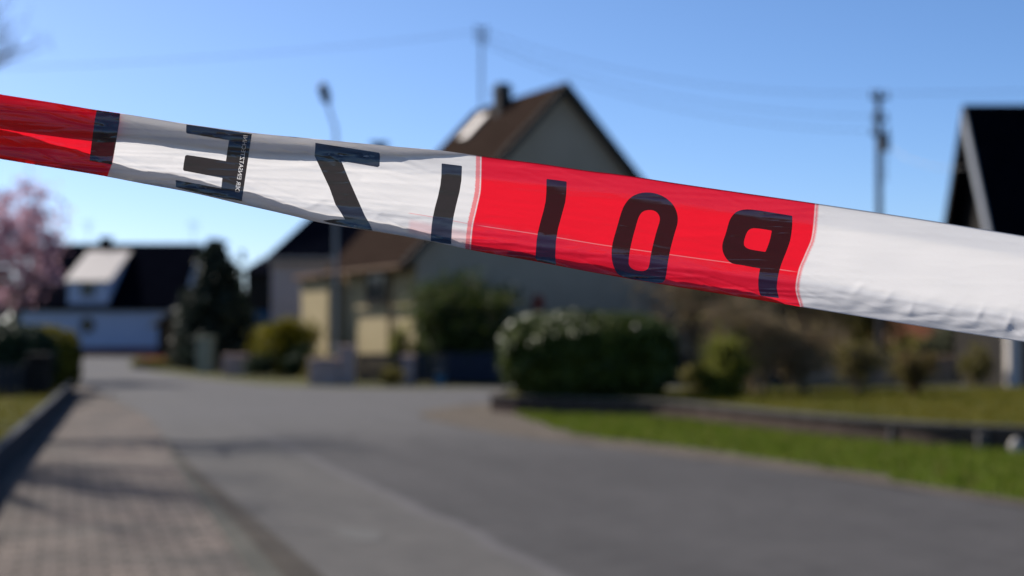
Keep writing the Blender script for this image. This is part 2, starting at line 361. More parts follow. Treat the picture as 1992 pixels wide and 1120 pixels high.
def tape_mat():
    m, t, b = newmat('red_white_film'); t.nodes.remove(b)
    uv = t.nodes.new('ShaderNodeTexCoord').outputs['UV']; s = t.nodes.new('ShaderNodeSeparateXYZ'); t.links.new(uv, s.inputs[0])
    U, V = s.outputs[0], s.outputs[1]          # U = along (px/1000), V = distance from lower fold (px/1000)
    mp = t.nodes.new('ShaderNodeMapping'); mp.inputs['Scale'].default_value = (30, 400, 1); t.links.new(uv, mp.inputs[0])
    nz = math_n(t, 'MULTIPLY', math_n(t, 'SUBTRACT', noi(t, mp.outputs[0], 1.0, 3), .5), .004)
    Uj = math_n(t, 'ADD', U, nz)
    def step(x, e, wdt=.0012): return math_n(t, 'MULTIPLY_ADD', math_n(t, 'SUBTRACT', x, e), 1/(2*wdt), .5, True)
    def band(x, a, b_, wdt=.0012): return math_n(t, 'MULTIPLY', step(x, a, wdt), math_n(t, 'SUBTRACT', 1, step(x, b_, wdt)))
    red = math_n(t, 'ADD', band(U, .9365, 1.586), math_n(t, 'SUBTRACT', 1, step(U, .233)), None, True)
    red = math_n(t, 'ADD', red, math_n(t, 'SUBTRACT', step(U, 2.29), 0), None, True)
    pink = math_n(t, 'ADD', band(Uj, .926, .9345, .0008), band(Uj, 1.5872, 1.5925, .0022), None, True)
    pink = math_n(t, 'MULTIPLY', pink, .68)
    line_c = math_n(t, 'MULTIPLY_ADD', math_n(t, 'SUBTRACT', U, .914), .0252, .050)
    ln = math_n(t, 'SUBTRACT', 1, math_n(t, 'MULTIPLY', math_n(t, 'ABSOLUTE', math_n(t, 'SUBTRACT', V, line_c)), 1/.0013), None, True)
    pl = math_n(t, 'MULTIPLY', math_n(t, 'MULTIPLY', ln, band(U, .812, .935, .003)), .55)
    patch = math_n(t, 'MULTIPLY', math_n(t, 'MULTIPLY', band(Uj, .815, .936, .004), band(V, .010, .034, .005)), .22)
    amt = math_n(t, 'MAXIMUM', math_n(t, 'MAXIMUM', red, pink), math_n(t, 'MAXIMUM', pl, patch))
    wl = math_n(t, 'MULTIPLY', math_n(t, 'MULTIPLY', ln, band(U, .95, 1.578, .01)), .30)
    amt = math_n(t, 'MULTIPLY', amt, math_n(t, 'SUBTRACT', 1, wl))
    mp2 = t.nodes.new('ShaderNodeMapping'); mp2.inputs['Scale'].default_value = (120, 900, 1); t.links.new(uv, mp2.inputs[0])
    grain = noi(t, mp2.outputs[0], 1.0, 4, .7)
    white = mixc(t, grain, (.83,.80,.785), (.89,.865,.85))
    redc = mixc(t, grain, (.86,.006,.022), (.93,.012,.034))
    col = mixc(t, amt, white, redc)
    tr = t.nodes.new('ShaderNodeBsdfTranslucent'); t.links.new(col, tr.inputs[0])
    df = t.nodes.new('ShaderNodeBsdfDiffuse'); t.links.new(col, df.inputs[0])
    mx = t.nodes.new('ShaderNodeMixShader'); mx.inputs[0].default_value = TR_FAC; t.links.new(df.outputs[0], mx.inputs[1]); t.links.new(tr.outputs[0], mx.inputs[2])
    ab = t.nodes.new('ShaderNodeBsdfDiffuse'); ab.inputs[0].default_value = (0, 0, 0, 1)
    m2 = t.nodes.new('ShaderNodeMixShader'); m2.inputs[0].default_value = TAPE_ABS; t.links.new(mx.outputs[0], m2.inputs[1]); t.links.new(ab.outputs[0], m2.inputs[2])
    gl = t.nodes.new('ShaderNodeBsdfGlossy'); gl.inputs['Roughness'].default_value = .22; gl.inputs[0].default_value = (1, 1, 1, 1)
    m3 = t.nodes.new('ShaderNodeMixShader'); m3.inputs[0].default_value = .038; t.links.new(m2.outputs[0], m3.inputs[1]); t.links.new(gl.outputs[0], m3.inputs[2])
    bp = nd(t, 'ShaderNodeBump', i_Strength=.12, i_Distance=.0006); t.links.new(grain, bp.inputs['Height'])
    for n in (tr, df, gl): t.links.new(bp.outputs[0], n.inputs['Normal'])
    t.links.new(m3.outputs[0], t.nodes['Material Output'].inputs[0]); return m
TR_FAC, TAPE_ABS = .64, .27
def ink_mat():
    m, t, b = newmat('black_ink'); t.nodes.remove(b)
    tp = t.nodes.new('ShaderNodeBsdfTransparent'); tp.inputs[0].default_value = (.038,.034,.035, 1)
    df = t.nodes.new('ShaderNodeBsdfDiffuse'); df.inputs[0].default_value = (.008,.012,.020, 1)
    ad = t.nodes.new('ShaderNodeAddShader'); t.links.new(tp.outputs[0], ad.inputs[0]); t.links.new(df.outputs[0], ad.inputs[1])
    gl = t.nodes.new('ShaderNodeBsdfGlossy'); gl.inputs['Roughness'].default_value = .20
    m3 = t.nodes.new('ShaderNodeMixShader'); m3.inputs[0].default_value = .085; t.links.new(ad.outputs[0], m3.inputs[1]); t.links.new(gl.outputs[0], m3.inputs[2])
    t.links.new(m3.outputs[0], t.nodes['Material Output'].inputs[0]); return m

def build_tape():
    root = empty('barrier_tape', CAM+FW*TAPE_D-Vector((0, 0, 0)), 'sharp red and white plastic barrier tape stretched across the street with mirrored black letters', 'barrier tape')
    inv = Matrix.Translation(-root.location)
    xs = np.arange(-1500, 3501, 4.0)
    ts = np.concatenate([np.linspace(0, .12, 9)[:-1], np.linspace(.12, .85, 44)[:-1], np.linspace(.85, 1, 14)])
    nb = 9
    rows = 2*nb+len(ts)+2*nb; V = []; UVs = []
    for xc in xs:
        T0, B0 = Tf(xc), Bf(xc); H = B0-T0; ft, fb = max(0, FTf(xc)), max(0, FBf(xc))
        fb += 5*min(1, fb/10); fb *= 1+(.04+.16*sm(200, 330, xc))*noise.noise(Vector((xc/90, 4.4, 0)))+.05*noise.noise(Vector((xc/22, 1.4, 0))); kt = min(1, ft/4); kb = min(1, fb/4)
        col = []
        for k in range(nb):                              # extra layer of the folded edge, added behind to darken the band
            g = .12+.80*k/nb; y = T0+ft*g
            bl = .0006*kt+.0035*min(1, ft/25)*.95+.0022*min(1, ft/25)*(1-.5*g)
            col.append((tape_pt(xc, y, bl), (xc/1000, (H-0)/1000)))
        for k in range(nb, 0, -1):                       # folded-back upper edge (rear layer)
            g = k/nb; y = T0+ft*g
            bl = .0006*kt+.0035*min(1, ft/25)*(g**.5)+.0006*noise.noise(Vector((xc/80, g*2, 2)))*min(1, ft/20)
            col.append((tape_pt(xc, y, bl), (xc/1000, (H-0)/1000)))
        for tt in ts:
            x = xc+shear(xc, tt); T, B = Tf(x), Bf(x); y = T+(B-T)*tt
            col.append((tape_pt(x, y), (xc/1000, H*(1-tt)/1000)))
        xb = xc+shear(xc, 1.0); Bb = Bf(xb)
        for k in range(1, nb+1):
            g = k/nb; y = Bb-fb*g
            bl = .0005*kb+.0011*min(1, fb/22)*(g**.5)+.0006*noise.noise(Vector((xc/45, g*2, 6)))*min(1, fb/15)
            col.append((tape_pt(xb, y, max(bl, .0004*kb)), (xc/1000, 0.0)))
        for k in range(nb):  # extra rear layer added here too, darkening the lower band
            g = .92-.80*k/nb; y = Bb-fb*g
            bl = .0016*kb+.0006*min(1, fb/22)+.0008*min(1, fb/22)*(1-.5*g)
            col.append((tape_pt(xb, y, bl), (xc/1000, 0.0)))
        V += [p-root.location for p, _ in col]; UVs += [u for _, u in col]
    n = len(xs); fs = []
    for i in range(n-1):
        a = i*rows
        for j in range(rows-1): fs.append((a+j, a+j+1, a+rows+j+1, a+rows+j))
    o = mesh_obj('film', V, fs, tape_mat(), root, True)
    uvl = o.data.uv_layers.new(name='UVMap'); U = np.array(UVs, dtype=np.float32)
    li = np.zeros(len(o.data.loops), dtype=np.int32); o.data.loops.foreach_get('vertex_index', li)
    uvl.data.foreach_set('uv', U[li].ravel())
    ink = ink_mat()
    def chaikin(p):
        q = []
        for i in range(len(p)):
            a, b = p[i], p[(i+1) % len(p)]
            if a == b: q.append(a); continue
            q.append((a[0]*.75+b[0]*.25, a[1]*.75+b[1]*.25)); q.append((a[0]*.25+b[0]*.75, a[1]*.25+b[1]*.75))
        return q
    def drop_dups(p):
        r = []
        for a in p:
            if not r or (abs(a[0]-r[-1][0])+abs(a[1]-r[-1][1]) > 1e-4): r.append(a)
        return r
    def patch(bm, off):
        for ax, lo, hi, st in ((0, -200, 2200, 8.0), (1, 100, 800, 4.0)):
            c = [v.co[ax] for v in bm.verts]; k = math.floor(min(c)/st)*st+st
            while k < max(c):
                nrm = Vector((1, 0, 0)) if ax == 0 else Vector((0, 1, 0))
                bmesh.ops.bisect_plane(bm, geom=bm.verts[:]+bm.edges[:]+bm.faces[:], plane_co=nrm*k, plane_no=nrm, dist=1e-5)
                k += st
        vs = []
        for v in bm.verts:
            x, y = v.co.x, v.co.y
            if off < 0: y = min(max(y, Tf(x)+.6), Bf(x)-.8)
            vs.append(tape_pt(x, y, off)-root.location)
        return vs, [[v.index for v in f.verts] for f in bm.faces]
    def letter(loops, off=-.00035, extra=None):
        mb = MB()
        for lps, of in [(loops, off)]+(extra or []):
            bm = bmesh.new(); pts = [[Vector((p[0], p[1], 0)) for p in drop_dups(l)] for l in lps]
            flat = [p for l in pts for p in l]; vv = [bm.verts.new(p) for p in flat]
            for tri in tessellate_polygon(pts):
                try: bm.faces.new([vv[i] for i in tri])
                except ValueError: pass
            bm.verts.index_update(); vs, fs2 = patch(bm, of) if True else None
            bm.verts.index_update(); fs2 = [[v.index for v in f.verts] for f in bm.faces]
            mb.add(vs, fs2); bm.free()
        return mb.build('letter', ink, root, True)
    Z = lambda sc, ox, oy, pts: [(x/sc+ox, y/sc+oy) for x, y in pts]
    # rightmost first: P O L I Z E I  (seen mirrored)
    P = Z(5.09, 1380, 390, [(390,85),(500,98),(600,115),(820,150),(820,150),(822,200),(820,260),(812,330),(800,400),(760,510),(715,620),(690,700),(675,780),(668,840),(668,880),(680,930),(690,965),(690,965),(600,955),(515,945),(515,945),(500,930),(487,880),(483,820),(487,750),(502,672),(502,672),(430,660),(330,640),(240,628),(205,612),(170,580),(140,530),(125,470),(132,410),(165,320),(185,240),(205,180),(250,120),(310,92)])
    Pi = Z(5.09, 1380, 390, [(440,272),(520,280),(618,297),(618,297),(605,370),(580,450),(555,508),(555,508),(440,490),(385,478),(350,455),(340,430),(345,390),(360,340),(380,300),(405,280)])
    letter([chaikin(chaikin(P)), chaikin(chaikin(Pi))])
    Oo = Z(3.734, 1150, 330, [(400,163),(470,170),(540,200),(600,255),(628,320),(630,385),(610,450),(590,520),(570,600),(555,690),(545,770),(530,815),(490,825),(400,812),(280,790),(210,772),(175,735),(152,670),(147,600),(155,530),(190,410),(215,320),(240,255),(285,200),(340,172)])
    Oi = Z(3.734, 1150, 330, [(425,290),(470,300),(497,335),(500,370),(480,430),(455,520),(432,620),(422,700),(405,728),(370,738),(310,728),(275,700),(272,660),(280,590),(300,500),(325,410),(345,340),(375,300)])
    letter([chaikin(chaikin(Oo)), chaikin(chaikin(Oi))])
    L = Z(3.734, 700, 270, [(1360,291),(1430,299),(1498,309),(1503,316),(1500,390),(1492,460),(1465,560),(1440,650),(1425,740),(1420,850),(1425,915),(1290,888),(1275,862),(1280,800),(1284,740),(1293,680),(1310,610),(1335,520),(1350,450),(1355,380),(1356,296)])
    foot = [(990,488),(1045,497),(1046,507),(1015,503),(985,498)]
    letter([L], extra=[([foot], .0007)])
    I = Z(3.734, 700, 270, [(598,178),(737,195),(742,201),(738,300),(725,380),(700,480),(682,560),(670,640),(664,740),(664,765),(515,745),(516,700),(522,630),(530,570),(545,500),(567,420),(585,335),(592,270),(594,182)])
    letter([I])
    Zz = [(613.7,277.5),(675,287),(736,296.5),(739,299),(738.5,322),(735,325),(700,319),(664,313),(680,352),(695,386),(710,420),(720,436.5),(725,449),(697.5,444.5),(665,438),(640,433),(628,429),(650,426.5),(671,426.5),(663,413),(652.5,397.5),(641,365),(626,333),(612,303)]
    letter([Zz])
    # E with fine print knocked out of its stem
    E = [(362.5,241.8),(400,247),(450,254.5),(490,260.5),(485,293),(479.5,330),(475,360),(471,387),(471,391),(430,384.5),(385,374.5),(342,363.5),(342,350),(385,357.5),(430.5,366.5),(431.5,357),(432.5,346),(395,339),(358,332),(356,329),(358,315),(360,303.5),(363,301),(400,306.5),(439.5,313),(442.5,292),(445.5,272.5),(405,266),(364,259.3),(362,257)]
    td = bpy.data.curves.new('fine_print', 'FONT'); td.body = 'DER EINSATZTECHNI'; td.size = 1; to = bpy.data.objects.new('fine_print', td); C.objects.link(to)
    bpy.context.view_layer.objects.active = to
    for ob in bpy.context.selected_objects: ob.select_set(False)
    to.select_set(True); bpy.ops.object.convert(target='CURVE')
    glyphs = []
    for sp in to.data.splines:
        pts = []; bp = sp.bezier_points; nn = len(bp)
        if nn:
            for i in range(nn):
                a, b = bp[i], bp[(i+1) % nn]
                straight = (a.handle_right-a.co).length < 1e-5 and (b.handle_left-b.co).length < 1e-5
                ks = 1 if straight else 4
                for k in range(ks):
                    u = k/ks; pts.append(((1-u)**3*a.co+3*(1-u)**2*u*a.handle_right+3*(1-u)*u*u*b.handle_left+u**3*b.co))
        else: pts = [p.co.xyz for p in sp.points]
        glyphs.append([(p.x, p.y) for p in pts])
    W = max(p[0] for g in glyphs for p in g); Hh = .73
    bpy.data.objects.remove(to, do_unlink=True)
    p0 = Vector((456.7, 373.5)); p1 = Vector((477.3-4.2, 262.5)); dirn = (p1-p0); L_ = dirn.length; dirn.normalize()
    side = Vector((-dirn.y, dirn.x))       # to the right of the reading direction -> letter tops point right
    if side.x < 0: side = -side
    def bow(u): return -1.3*math.sin(math.pi*u)
    cd = bpy.data.curves.new('e_outline', 'CURVE'); cd.dimensions = '2D'; cd.fill_mode = 'BOTH'
    def spline(pts):
        sp = cd.splines.new('POLY'); sp.points.add(len(pts)-1); sp.use_cyclic_u = True
        for q, p in zip(sp.points, pts): q.co = (p[0]/100, p[1]/100, 0, 1)
    spline(E)
    for g in glyphs:
        spline([tuple(p0+dirn*(x/W*L_)+side*(y/Hh*8.6+.6+bow(x/W)*0)) for x, y in g])
    eo = bpy.data.objects.new('e_outline', cd); C.objects.link(eo)
    dg = bpy.context.evaluated_depsgraph_get(); me = bpy.data.meshes.new_from_object(eo.evaluated_get(dg))
    bm = bmesh.new(); bm.from_mesh(me)
    for v in bm.verts: v.co = Vector((v.co.x*100, v.co.y*100, 0))
    bmesh.ops.remove_doubles(bm, verts=bm.verts[:], dist=1e-4)
    vs, fs2 = patch(bm, -.00035); bm.verts.index_update(); fs2 = [[v.index for v in f.verts] for f in bm.faces]
    MB().add(vs, fs2).build('letter', ink, root, True); bm.free()
    bpy.data.objects.remove(eo, do_unlink=True)
    I2 = Z(3.734, 0, 150, [(703,238),(790,250),(872,264),(866,330),(850,430),(838,500),(825,570),(812,635),(730,620),(650,605),(658,540),(668,460),(680,370),(690,300)])
    letter([I2])
    return root
build_tape()

# ------------------------------------------------------------------ ground, roads, pavement
def sheet(name, pts, z, mat, step=None, noise_amp=0):
    pts = [(p[0], p[1]) for p in pts]
    tris = tessellate_polygon([[Vector((x, y, 0)) for x, y in pts]])
    vs = [(x, y, z) for x, y in pts]
    fs = []
    for t in tris:
        a, b, c = [Vector(vs[i]) for i in t]
        fs.append(t if (b-a).cross(c-a).z > 0 else t[::-1])
    o = mesh_obj(name, vs, fs, mat); return lab(o, kind='structure')
def smooth_line(pts, n=6):
    out = []
    for i in range(len(pts)-1):
        p0 = Vector(pts[max(i-1, 0)]); p1 = Vector(pts[i]); p2 = Vector(pts[i+1]); p3 = Vector(pts[min(i+2, len(pts)-1)])
        for k in range(n):
            t = k/n; out.append(tuple(.5*((2*p1)+(-p0+p2)*t+(2*p0-5*p1+4*p2-p3)*t*t+(-p0+3*p1-3*p2+p3)*t**3)))
    out.append(tuple(pts[-1])); return out
sheet('ground', [(-900,-300),(900,-300),(900,1500),(-900,1500)], -.012, M['field'])
edgeL = [(3.70,-6), (-1.13,8.57), (-3.52,15.6), (-5.95,23.05), (-8.6,30), (-12.3,40), (-16.7,54), (-20.3,66), (-23,76)]
padL = [(.0,-6), (-1.58-.305*(-.0), 8.57-0)]
edgeR = [(12.5,-6), (4.28,11.9), (3.0,14.7), (1.7,17.0), (.2,19.4), (-1.0,22.1), (-1.6,24.6), (-1.2,26.6), (-.2,28.0), (4,29.2), (14,31.0), (30,33)]
farR = [(30,39), (12,37.2), (-.6,35.2), (-3.7,35.0), (-6.7,37.5), (-12,48), (-16.2,60), (-19,76)]
eL, eR, fR = smooth_line(edgeL), smooth_line(edgeR), smooth_line(farR)
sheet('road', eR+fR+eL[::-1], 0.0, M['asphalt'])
sheet('road_patch', [(-1.10+.16*math.cos(t)*(1+.2*math.sin(3*t))-.3*.42*math.sin(t), 10.3+.42*math.sin(t)*(1+.15*math.cos(2*t))) for t in np.linspace(0, 6.2, 18)], .004, rough_mat('pale_asphalt_patch', (.070,.068,.065), (.090,.087,.083), 6, .9, .3, .005))
# pavement of blocks, left of the gutter
gutL = [(2.86,-6), (-1.58,8.57), (-3.14,13.7), (-5.75,22.6), (-8.3,29.4), (-12.0,39.4), (-16.4,53.4)]
gutR = [(3.70,-6), (-1.13,8.57), (-3.52,15.6), (-5.95,23.05), (-8.6,30), (-12.3,40), (-16.7,54)]
pavL = [(-.3,-6), (-3.55,8.57), (-4.9,13.65), (-8.45,27), (-9.6,31), (-13.2,40.6), (-17.5,54)]
gl_, gr_, pv_ = smooth_line(gutL), smooth_line(gutR), smooth_line(pavL)
def strip(name, a, b, z0, z1, mat, seg_gap=False):
    mb = MB(); n = min(len(a), len(b))
    vs = []; fs = []
    for i in range(n):
        vs += [(a[i][0], a[i][1], z1), (b[i][0], b[i][1], z1), (b[i][0], b[i][1], z0), (a[i][0], a[i][1], z0)]
    for i in range(n-1):
        k = 4*i
        fs += [(k, k+4, k+5, k+1), (k+1, k+5, k+6, k+2), (k+3, k+7, k+4, k)]
    return lab(mesh_obj(name, vs, fs, mat), kind='structure')
strip('pavement', pv_, gl_, -.01, .045, M['paving'])
mid_ = [((a[0]*.62+b[0]*.38), (a[1]*.62+b[1]*.38)) for a, b in zip(gl_, gr_)]
strip('kerb', gl_, mid_, -.01, .050, M['kerb'])
strip('gutter', mid_, gr_, -.01, .006, M['gutter'])
# left verge: raised lawn strip behind a low edging
vl = [(x-.10, y) for x, y in pv_]; vl2 = [(x-3.0, y+.9) for x, y in pv_]
strip('verge', [(x-60, y+8) for x, y in pv_], vl, -.01, .22, M['lawn_dry'])
# right: sandy shoulder, gravel corner, grass verge, raised garden
shoulder = [(12.0,-6), (4.6,11.9), (3.75,14.4), (3.0,16.0), (2.0,18.0), (.95,19.7), (.45,22.2), (.1,24.4), (.3,26.8), (1.2,28.3)]
jit = lambda L, a: [(x+a*noise.noise(Vector((x*3, y*3, 1)))*2, y+a*noise.noise(Vector((x*3, y*3, 8)))*2) for x, y in L]
sh_ = jit(smooth_line(shoulder), .09)
eR2 = jit(smooth_line(edgeR[:9]+[(1.6,28.5)], 10), .06)
lab(sheet('shoulder', eR2+sh_[::-1], .004, M['sand']), kind='structure')
wallP = [(40,6.0), (20,11.5), (10.5,14.8), (6.15,17.1), (4.8,18.5), (3.87,20.2), (2.55,23.2), (1.4,24.1), (.15,24.75)]
wp_ = smooth_line(wallP)
sheet('grass_verge', sh_[:-10]+[(.2,24.6)]+wp_[::-1]+[(40,-6)], .012, M['grass'])
GZ = .26
gard = wp_+[(-.3,25.3), (-.25,27.3), (3.5,28.6), (14,30.3), (40,33)]
bm_ = MB()
tg = [(x, y) for x, y in gard]
tris = tessellate_polygon([[Vector((x, y, 0)) for x, y in tg]])
fs = []
for t in tris:
    a, b, c = [Vector((*tg[i], 0)) for i in t]; fs.append(t if (b-a).cross(c-a).z > 0 else t[::-1])
n = len(tg); vs = [(x, y, GZ) for x, y in tg]+[(x, y, -.01) for x, y in tg]
fs += [(i, i+n, (i+1) % n+n, (i+1) % n) for i in range(n)]
lab(mesh_obj('raised_garden', vs, fs, M['lawn_dry']), kind='structure')

# grass blades
def blades(name, poly_fn, n, z, h, mat, bbox):
    vs = []; fs = []; k = 0
    while k < n:
        x = random.uniform(bbox[0], bbox[1]); y = random.uniform(bbox[2], bbox[3])
        if not poly_fn(x, y): continue
        k += 1; a = random.uniform(0, 6.28); wd = .012; hh = h*random.uniform(.5, 1.3); lx, ly = random.gauss(0, .35)*hh, random.gauss(0, .35)*hh
        dx, dy = math.cos(a)*wd, math.sin(a)*wd; b = len(vs)
        zz = z(x, y) if callable(z) else z
        vs += [(x-dx, y-dy, zz), (x+dx, y+dy, zz), (x+lx, y+ly, zz+hh)]; fs.append((b, b+1, b+2))
    return lab(mesh_obj(name, vs, fs, mat), kind='stuff')
def inside(poly):
    P_ = [(p[0], p[1]) for p in poly]
    def f(x, y):
        c = False; j = len(P_)-1
        for i in range(len(P_)):
            xi, yi = P_[i]; xj, yj = P_[j]
            if (yi > y) != (yj > y) and x < (xj-xi)*(y-yi)/(yj-yi)+xi: c = not c
            j = i
        return c
    return f
gv = inside(sh_[:-10]+[(.2,24.6)]+wp_[::-1]+[(40,-6)])
blades('verge_grass', gv, 26000, .012, .075, M['grass_blade'], (0, 9, 9, 25))
blades('garden_grass', inside(gard), 14000, GZ, .06, M['dry_grass'], (0, 12, 14, 29))
lv = inside(vl+[(-30,54), (-20,-6)])
blades('left_verge_grass', lv, 9000, .22, .09, M['dry_grass'], (-12, -2, 8, 34))

# pavement-side edging stones on the left
mb = MB()
for i in range(len(pv_)-1):
    a = Vector((*pv_[i], 0)); b = Vector((*pv_[i+1], 0)); 
    if a.y > 40: break
    L_ = (b-a).length; k = max(1, int(L_/1.0))
    for j in range(k):
        p = a.lerp(b, j/k+.01/k); q = a.lerp(b, (j+1)/k-.01/k); d = (q-p).normalized(); nrm = Vector((-d.y, d.x, 0))*.09
        p0, p1 = p, q
        mb.add([p0, p1, p1+nrm, p0+nrm]+[v+Vector((0, 0, .34)) for v in (p0, p1, p1+nrm, p0+nrm)], [(0,3,2,1),(4,5,6,7),(0,1,5,4),(1,2,6,5),(2,3,7,6),(3,0,4,7)])
e = mb.build('garden_edging', M['fence_wood']); lab(e, 'dark timber edging running along the left side of the block pavement', 'edging')

# ------------------------------------------------------------------ low timber edging wall of the raised garden
rw = empty('retaining_wall', (wp_[0][0], wp_[0][1], 0), 'low dark timber retaining wall along the raised garden on the right', 'retaining wall')
mb = MB(); cap = MB()
wq_ = wp_+[(-.3,25.3), (-.25,27.3), (1.6,27.95)]
for i in range(len(wq_)-1):
    a = Vector((*wq_[i], 0)); b = Vector((*wq_[i+1], 0)); d = (b-a).normalized(); nrm = Vector((-d.y, d.x, 0))
    if nrm.dot(Vector((5, 25.5, 0))-a) > 0: nrm = -nrm
    if a.x > 16: continue
    k = max(1, round((b-a).length/.16))
    for j in range(k):
        p = a.lerp(b, (j+.5)/k); w_ = (b-a).length/k*.48; hh = .25+random.uniform(-.015, .01)
        o1 = p-d*w_+nrm*.08; o2 = p+d*w_+nrm*.08; o3 = p+d*w_+nrm*.004; o4 = p-d*w_+nrm*.004
        mb.add([o1, o2, o3, o4]+[v+Vector((0, 0, hh)) for v in (o1, o2, o3, o4)], [(0,1,5,4),(1,2,6,5),(3,0,4,7),(4,5,6,7)])
    c1, c2 = a+nrm*.11, b+nrm*.11; c3, c4 = b-nrm*.10, a-nrm*.10
    cap.add([v+Vector((0, 0, .262)) for v in (c1, c2, c3, c4)]+[v+Vector((0, 0, .305)) for v in (c1, c2, c3, c4)], [(0,1,2,3),(7,6,5,4),(0,4,5,1),(1,5,6,2),(2,6,7,3),(3,7,4,0)])
inv_ = lambda o: setattr(o, 'matrix_parent_inverse', rw.matrix_world.inverted())
def put(mbx, name, mat, root, smooth=False):
    for i, v in enumerate(mbx.v): mbx.v[i] = v-Vector(root.location)
    return mbx.build(name, mat, root, smooth)
put(mb, 'timber_face', M['palisade'], rw); put(cap, 'coping', M['palisade_top'], rw)
for px, py in ((1640,845), (1735,860), (1830,866), (1905,874)):
    g = gnd(px, py+2); m_ = MB().box(-.07, .07, -.06, .06, 0, .23, .02)
    o = m_.build('block', M['block'], rw); o.location = Vector((g.x, g.y-.13, 0))-Vector(rw.location)
g = gnd(1978, 884)
bm = bmesh.new(); bmesh.ops.create_icosphere(bm, subdivisions=3, radius=.14)
for v in bm.verts: v.co = Vector((v.co.x*.75, v.co.y*.8, v.co.z*.95+.11))*.8*(1+.18*noise.noise(v.co*9))
me = bpy.data.meshes.new('boulder'); bm.to_mesh(me); bm.free(); me.materials.append(M['boulder'])
bo = bpy.data.objects.new('boulder', me); C.objects.link(bo); bo.location = (g.x, g.y, .0)
me.polygons.foreach_set('use_smooth', [True]*len(me.polygons))
lab(bo, 'small white stone lying in the verge grass at the foot of the low timber wall', 'stone')

# ------------------------------------------------------------------ foliage builders
def leaves(name, pts, size, mat, parent, aspect=1.7, var=.4, norm=None):
    n = len(pts); P_ = np.asarray(pts, float)
    a = rng.normal(size=(n, 3)); 
    if norm is not None: a = a*.6+norm
    a /= np.linalg.norm(a, axis=1)[:, None]+1e-9
    b = rng.normal(size=(n, 3)); b -= a*(a*b).sum(1)[:, None]; b /= np.linalg.norm(b, axis=1)[:, None]+1e-9
    c = np.cross(a, b); s = size*(1+var*(rng.random((n, 1))*2-1))
    b = b*s*.5*aspect; c = c*s*.5
    V = np.empty((n, 4, 3)); V[:, 0] = P_-b; V[:, 1] = P_-c+a*s*.08; V[:, 2] = P_+b; V[:, 3] = P_+c+a*s*.08
    me = bpy.data.meshes.new(name); me.vertices.add(n*4); me.vertices.foreach_set('co', V.ravel())
    me.loops.add(n*4); me.loops.foreach_set('vertex_index', np.arange(n*4, dtype=np.int32))
    me.polygons.add(n); me.polygons.foreach_set('loop_start', np.arange(0, n*4, 4, dtype=np.int32)); me.polygons.foreach_set('loop_total', np.full(n, 4, dtype=np.int32))
    me.update(calc_edges=True); me.materials.append(mat)
    o = bpy.data.objects.new(name, me); C.objects.link(o); o.parent = parent; return o
def clumpy(n, centre, rad, clumps=24, tight=.33, hollow=.35):
    cs = rng.normal(size=(clumps, 3)); cs /= np.linalg.norm(cs, axis=1)[:, None]
    cs *= (hollow+(1-hollow)*rng.random((clumps, 1))**.6)
    k = rng.integers(0, clumps, n); d = rng.normal(size=(n, 3))*tight*.55*(.6+.8*rng.random((clumps, 1))[k])
    p = cs[k]+d
    return p*np.asarray(rad)+np.asarray(centre)
def branch_mesh(start, height, spread, levels, r0, seed, up=.6, kids=3, droop=0.0, first=.35, n0=7):
    rnd = random.Random(seed); mb = MB(); tips = []
    def grow(p, d, L, r, lv):
        n = 4 if lv < levels else 3; pts = [p]; rs = [r]; q = p.copy(); dd = d.copy()
        for i in range(n):
            dd = (dd+Vector((rnd.gauss(0, .13), rnd.gauss(0, .13), rnd.gauss(0, .08)+(.04 if lv else 0)-droop*lv*.1))).normalized()
            q = q+dd*(L/n); pts.append(q.copy()); rs.append(r*(1-.55*(i+1)/n))
        mb.tube(pts, rs, max(3, n0-2*lv), caps=False)
        if lv >= levels: tips.append(q.copy()); return
        for k in range(kids+(1 if lv else 2)):
            f = first+(1-first)*(k+rnd.random()*.7)/(kids+1.5) if lv == 0 else .3+.7*rnd.random()
            f = min(f, 1.0); i = min(int(f*n), n-1); bp = pts[i].lerp(pts[i+1], f*n-i)
            az = rnd.random()*6.283; side = Vector((math.cos(az), math.sin(az), 0))
            nd_ = (dd*up+side*spread+Vector((0, 0, .25))).normalized()
            grow(bp, nd_, L*rnd.uniform(.5, .72), rs[i]*.6, lv+1)
        grow(q, dd, L*.5, rs[-1], lv+1)
    grow(Vector(start), Vector((0, 0, 1)), height*.5, r0, 0)
    return mb, tips
def shrub(name, loc, rad, h, mat, label, cat, n=2600, leaf=.06, group=None, clumps=26, stems=True, tight=.33, hollow=.35):
    root = empty(name, loc, label, cat, 0, group)
    if stems:
        mb = MB()
        for k in range(7):
            a = random.uniform(0, 6.28); r_ = rad*random.uniform(.3, .8)
            mb.tube([(0.03*math.cos(a), .03*math.sin(a), -.02), (r_*.5*math.cos(a), r_*.5*math.sin(a), h*.4), (r_*math.cos(a), r_*math.sin(a), h*.8)], [.025, .018, .006], 5)
        mb.build('stem', M['twig'], root)
    p = clumpy(n, (0, 0, h*.52), (rad, rad, h*.48), clumps, tight, hollow); p[:, 2] = np.abs(p[:, 2]-.03)+.03
    leaves('foliage', p, leaf, mat, root)
    return root
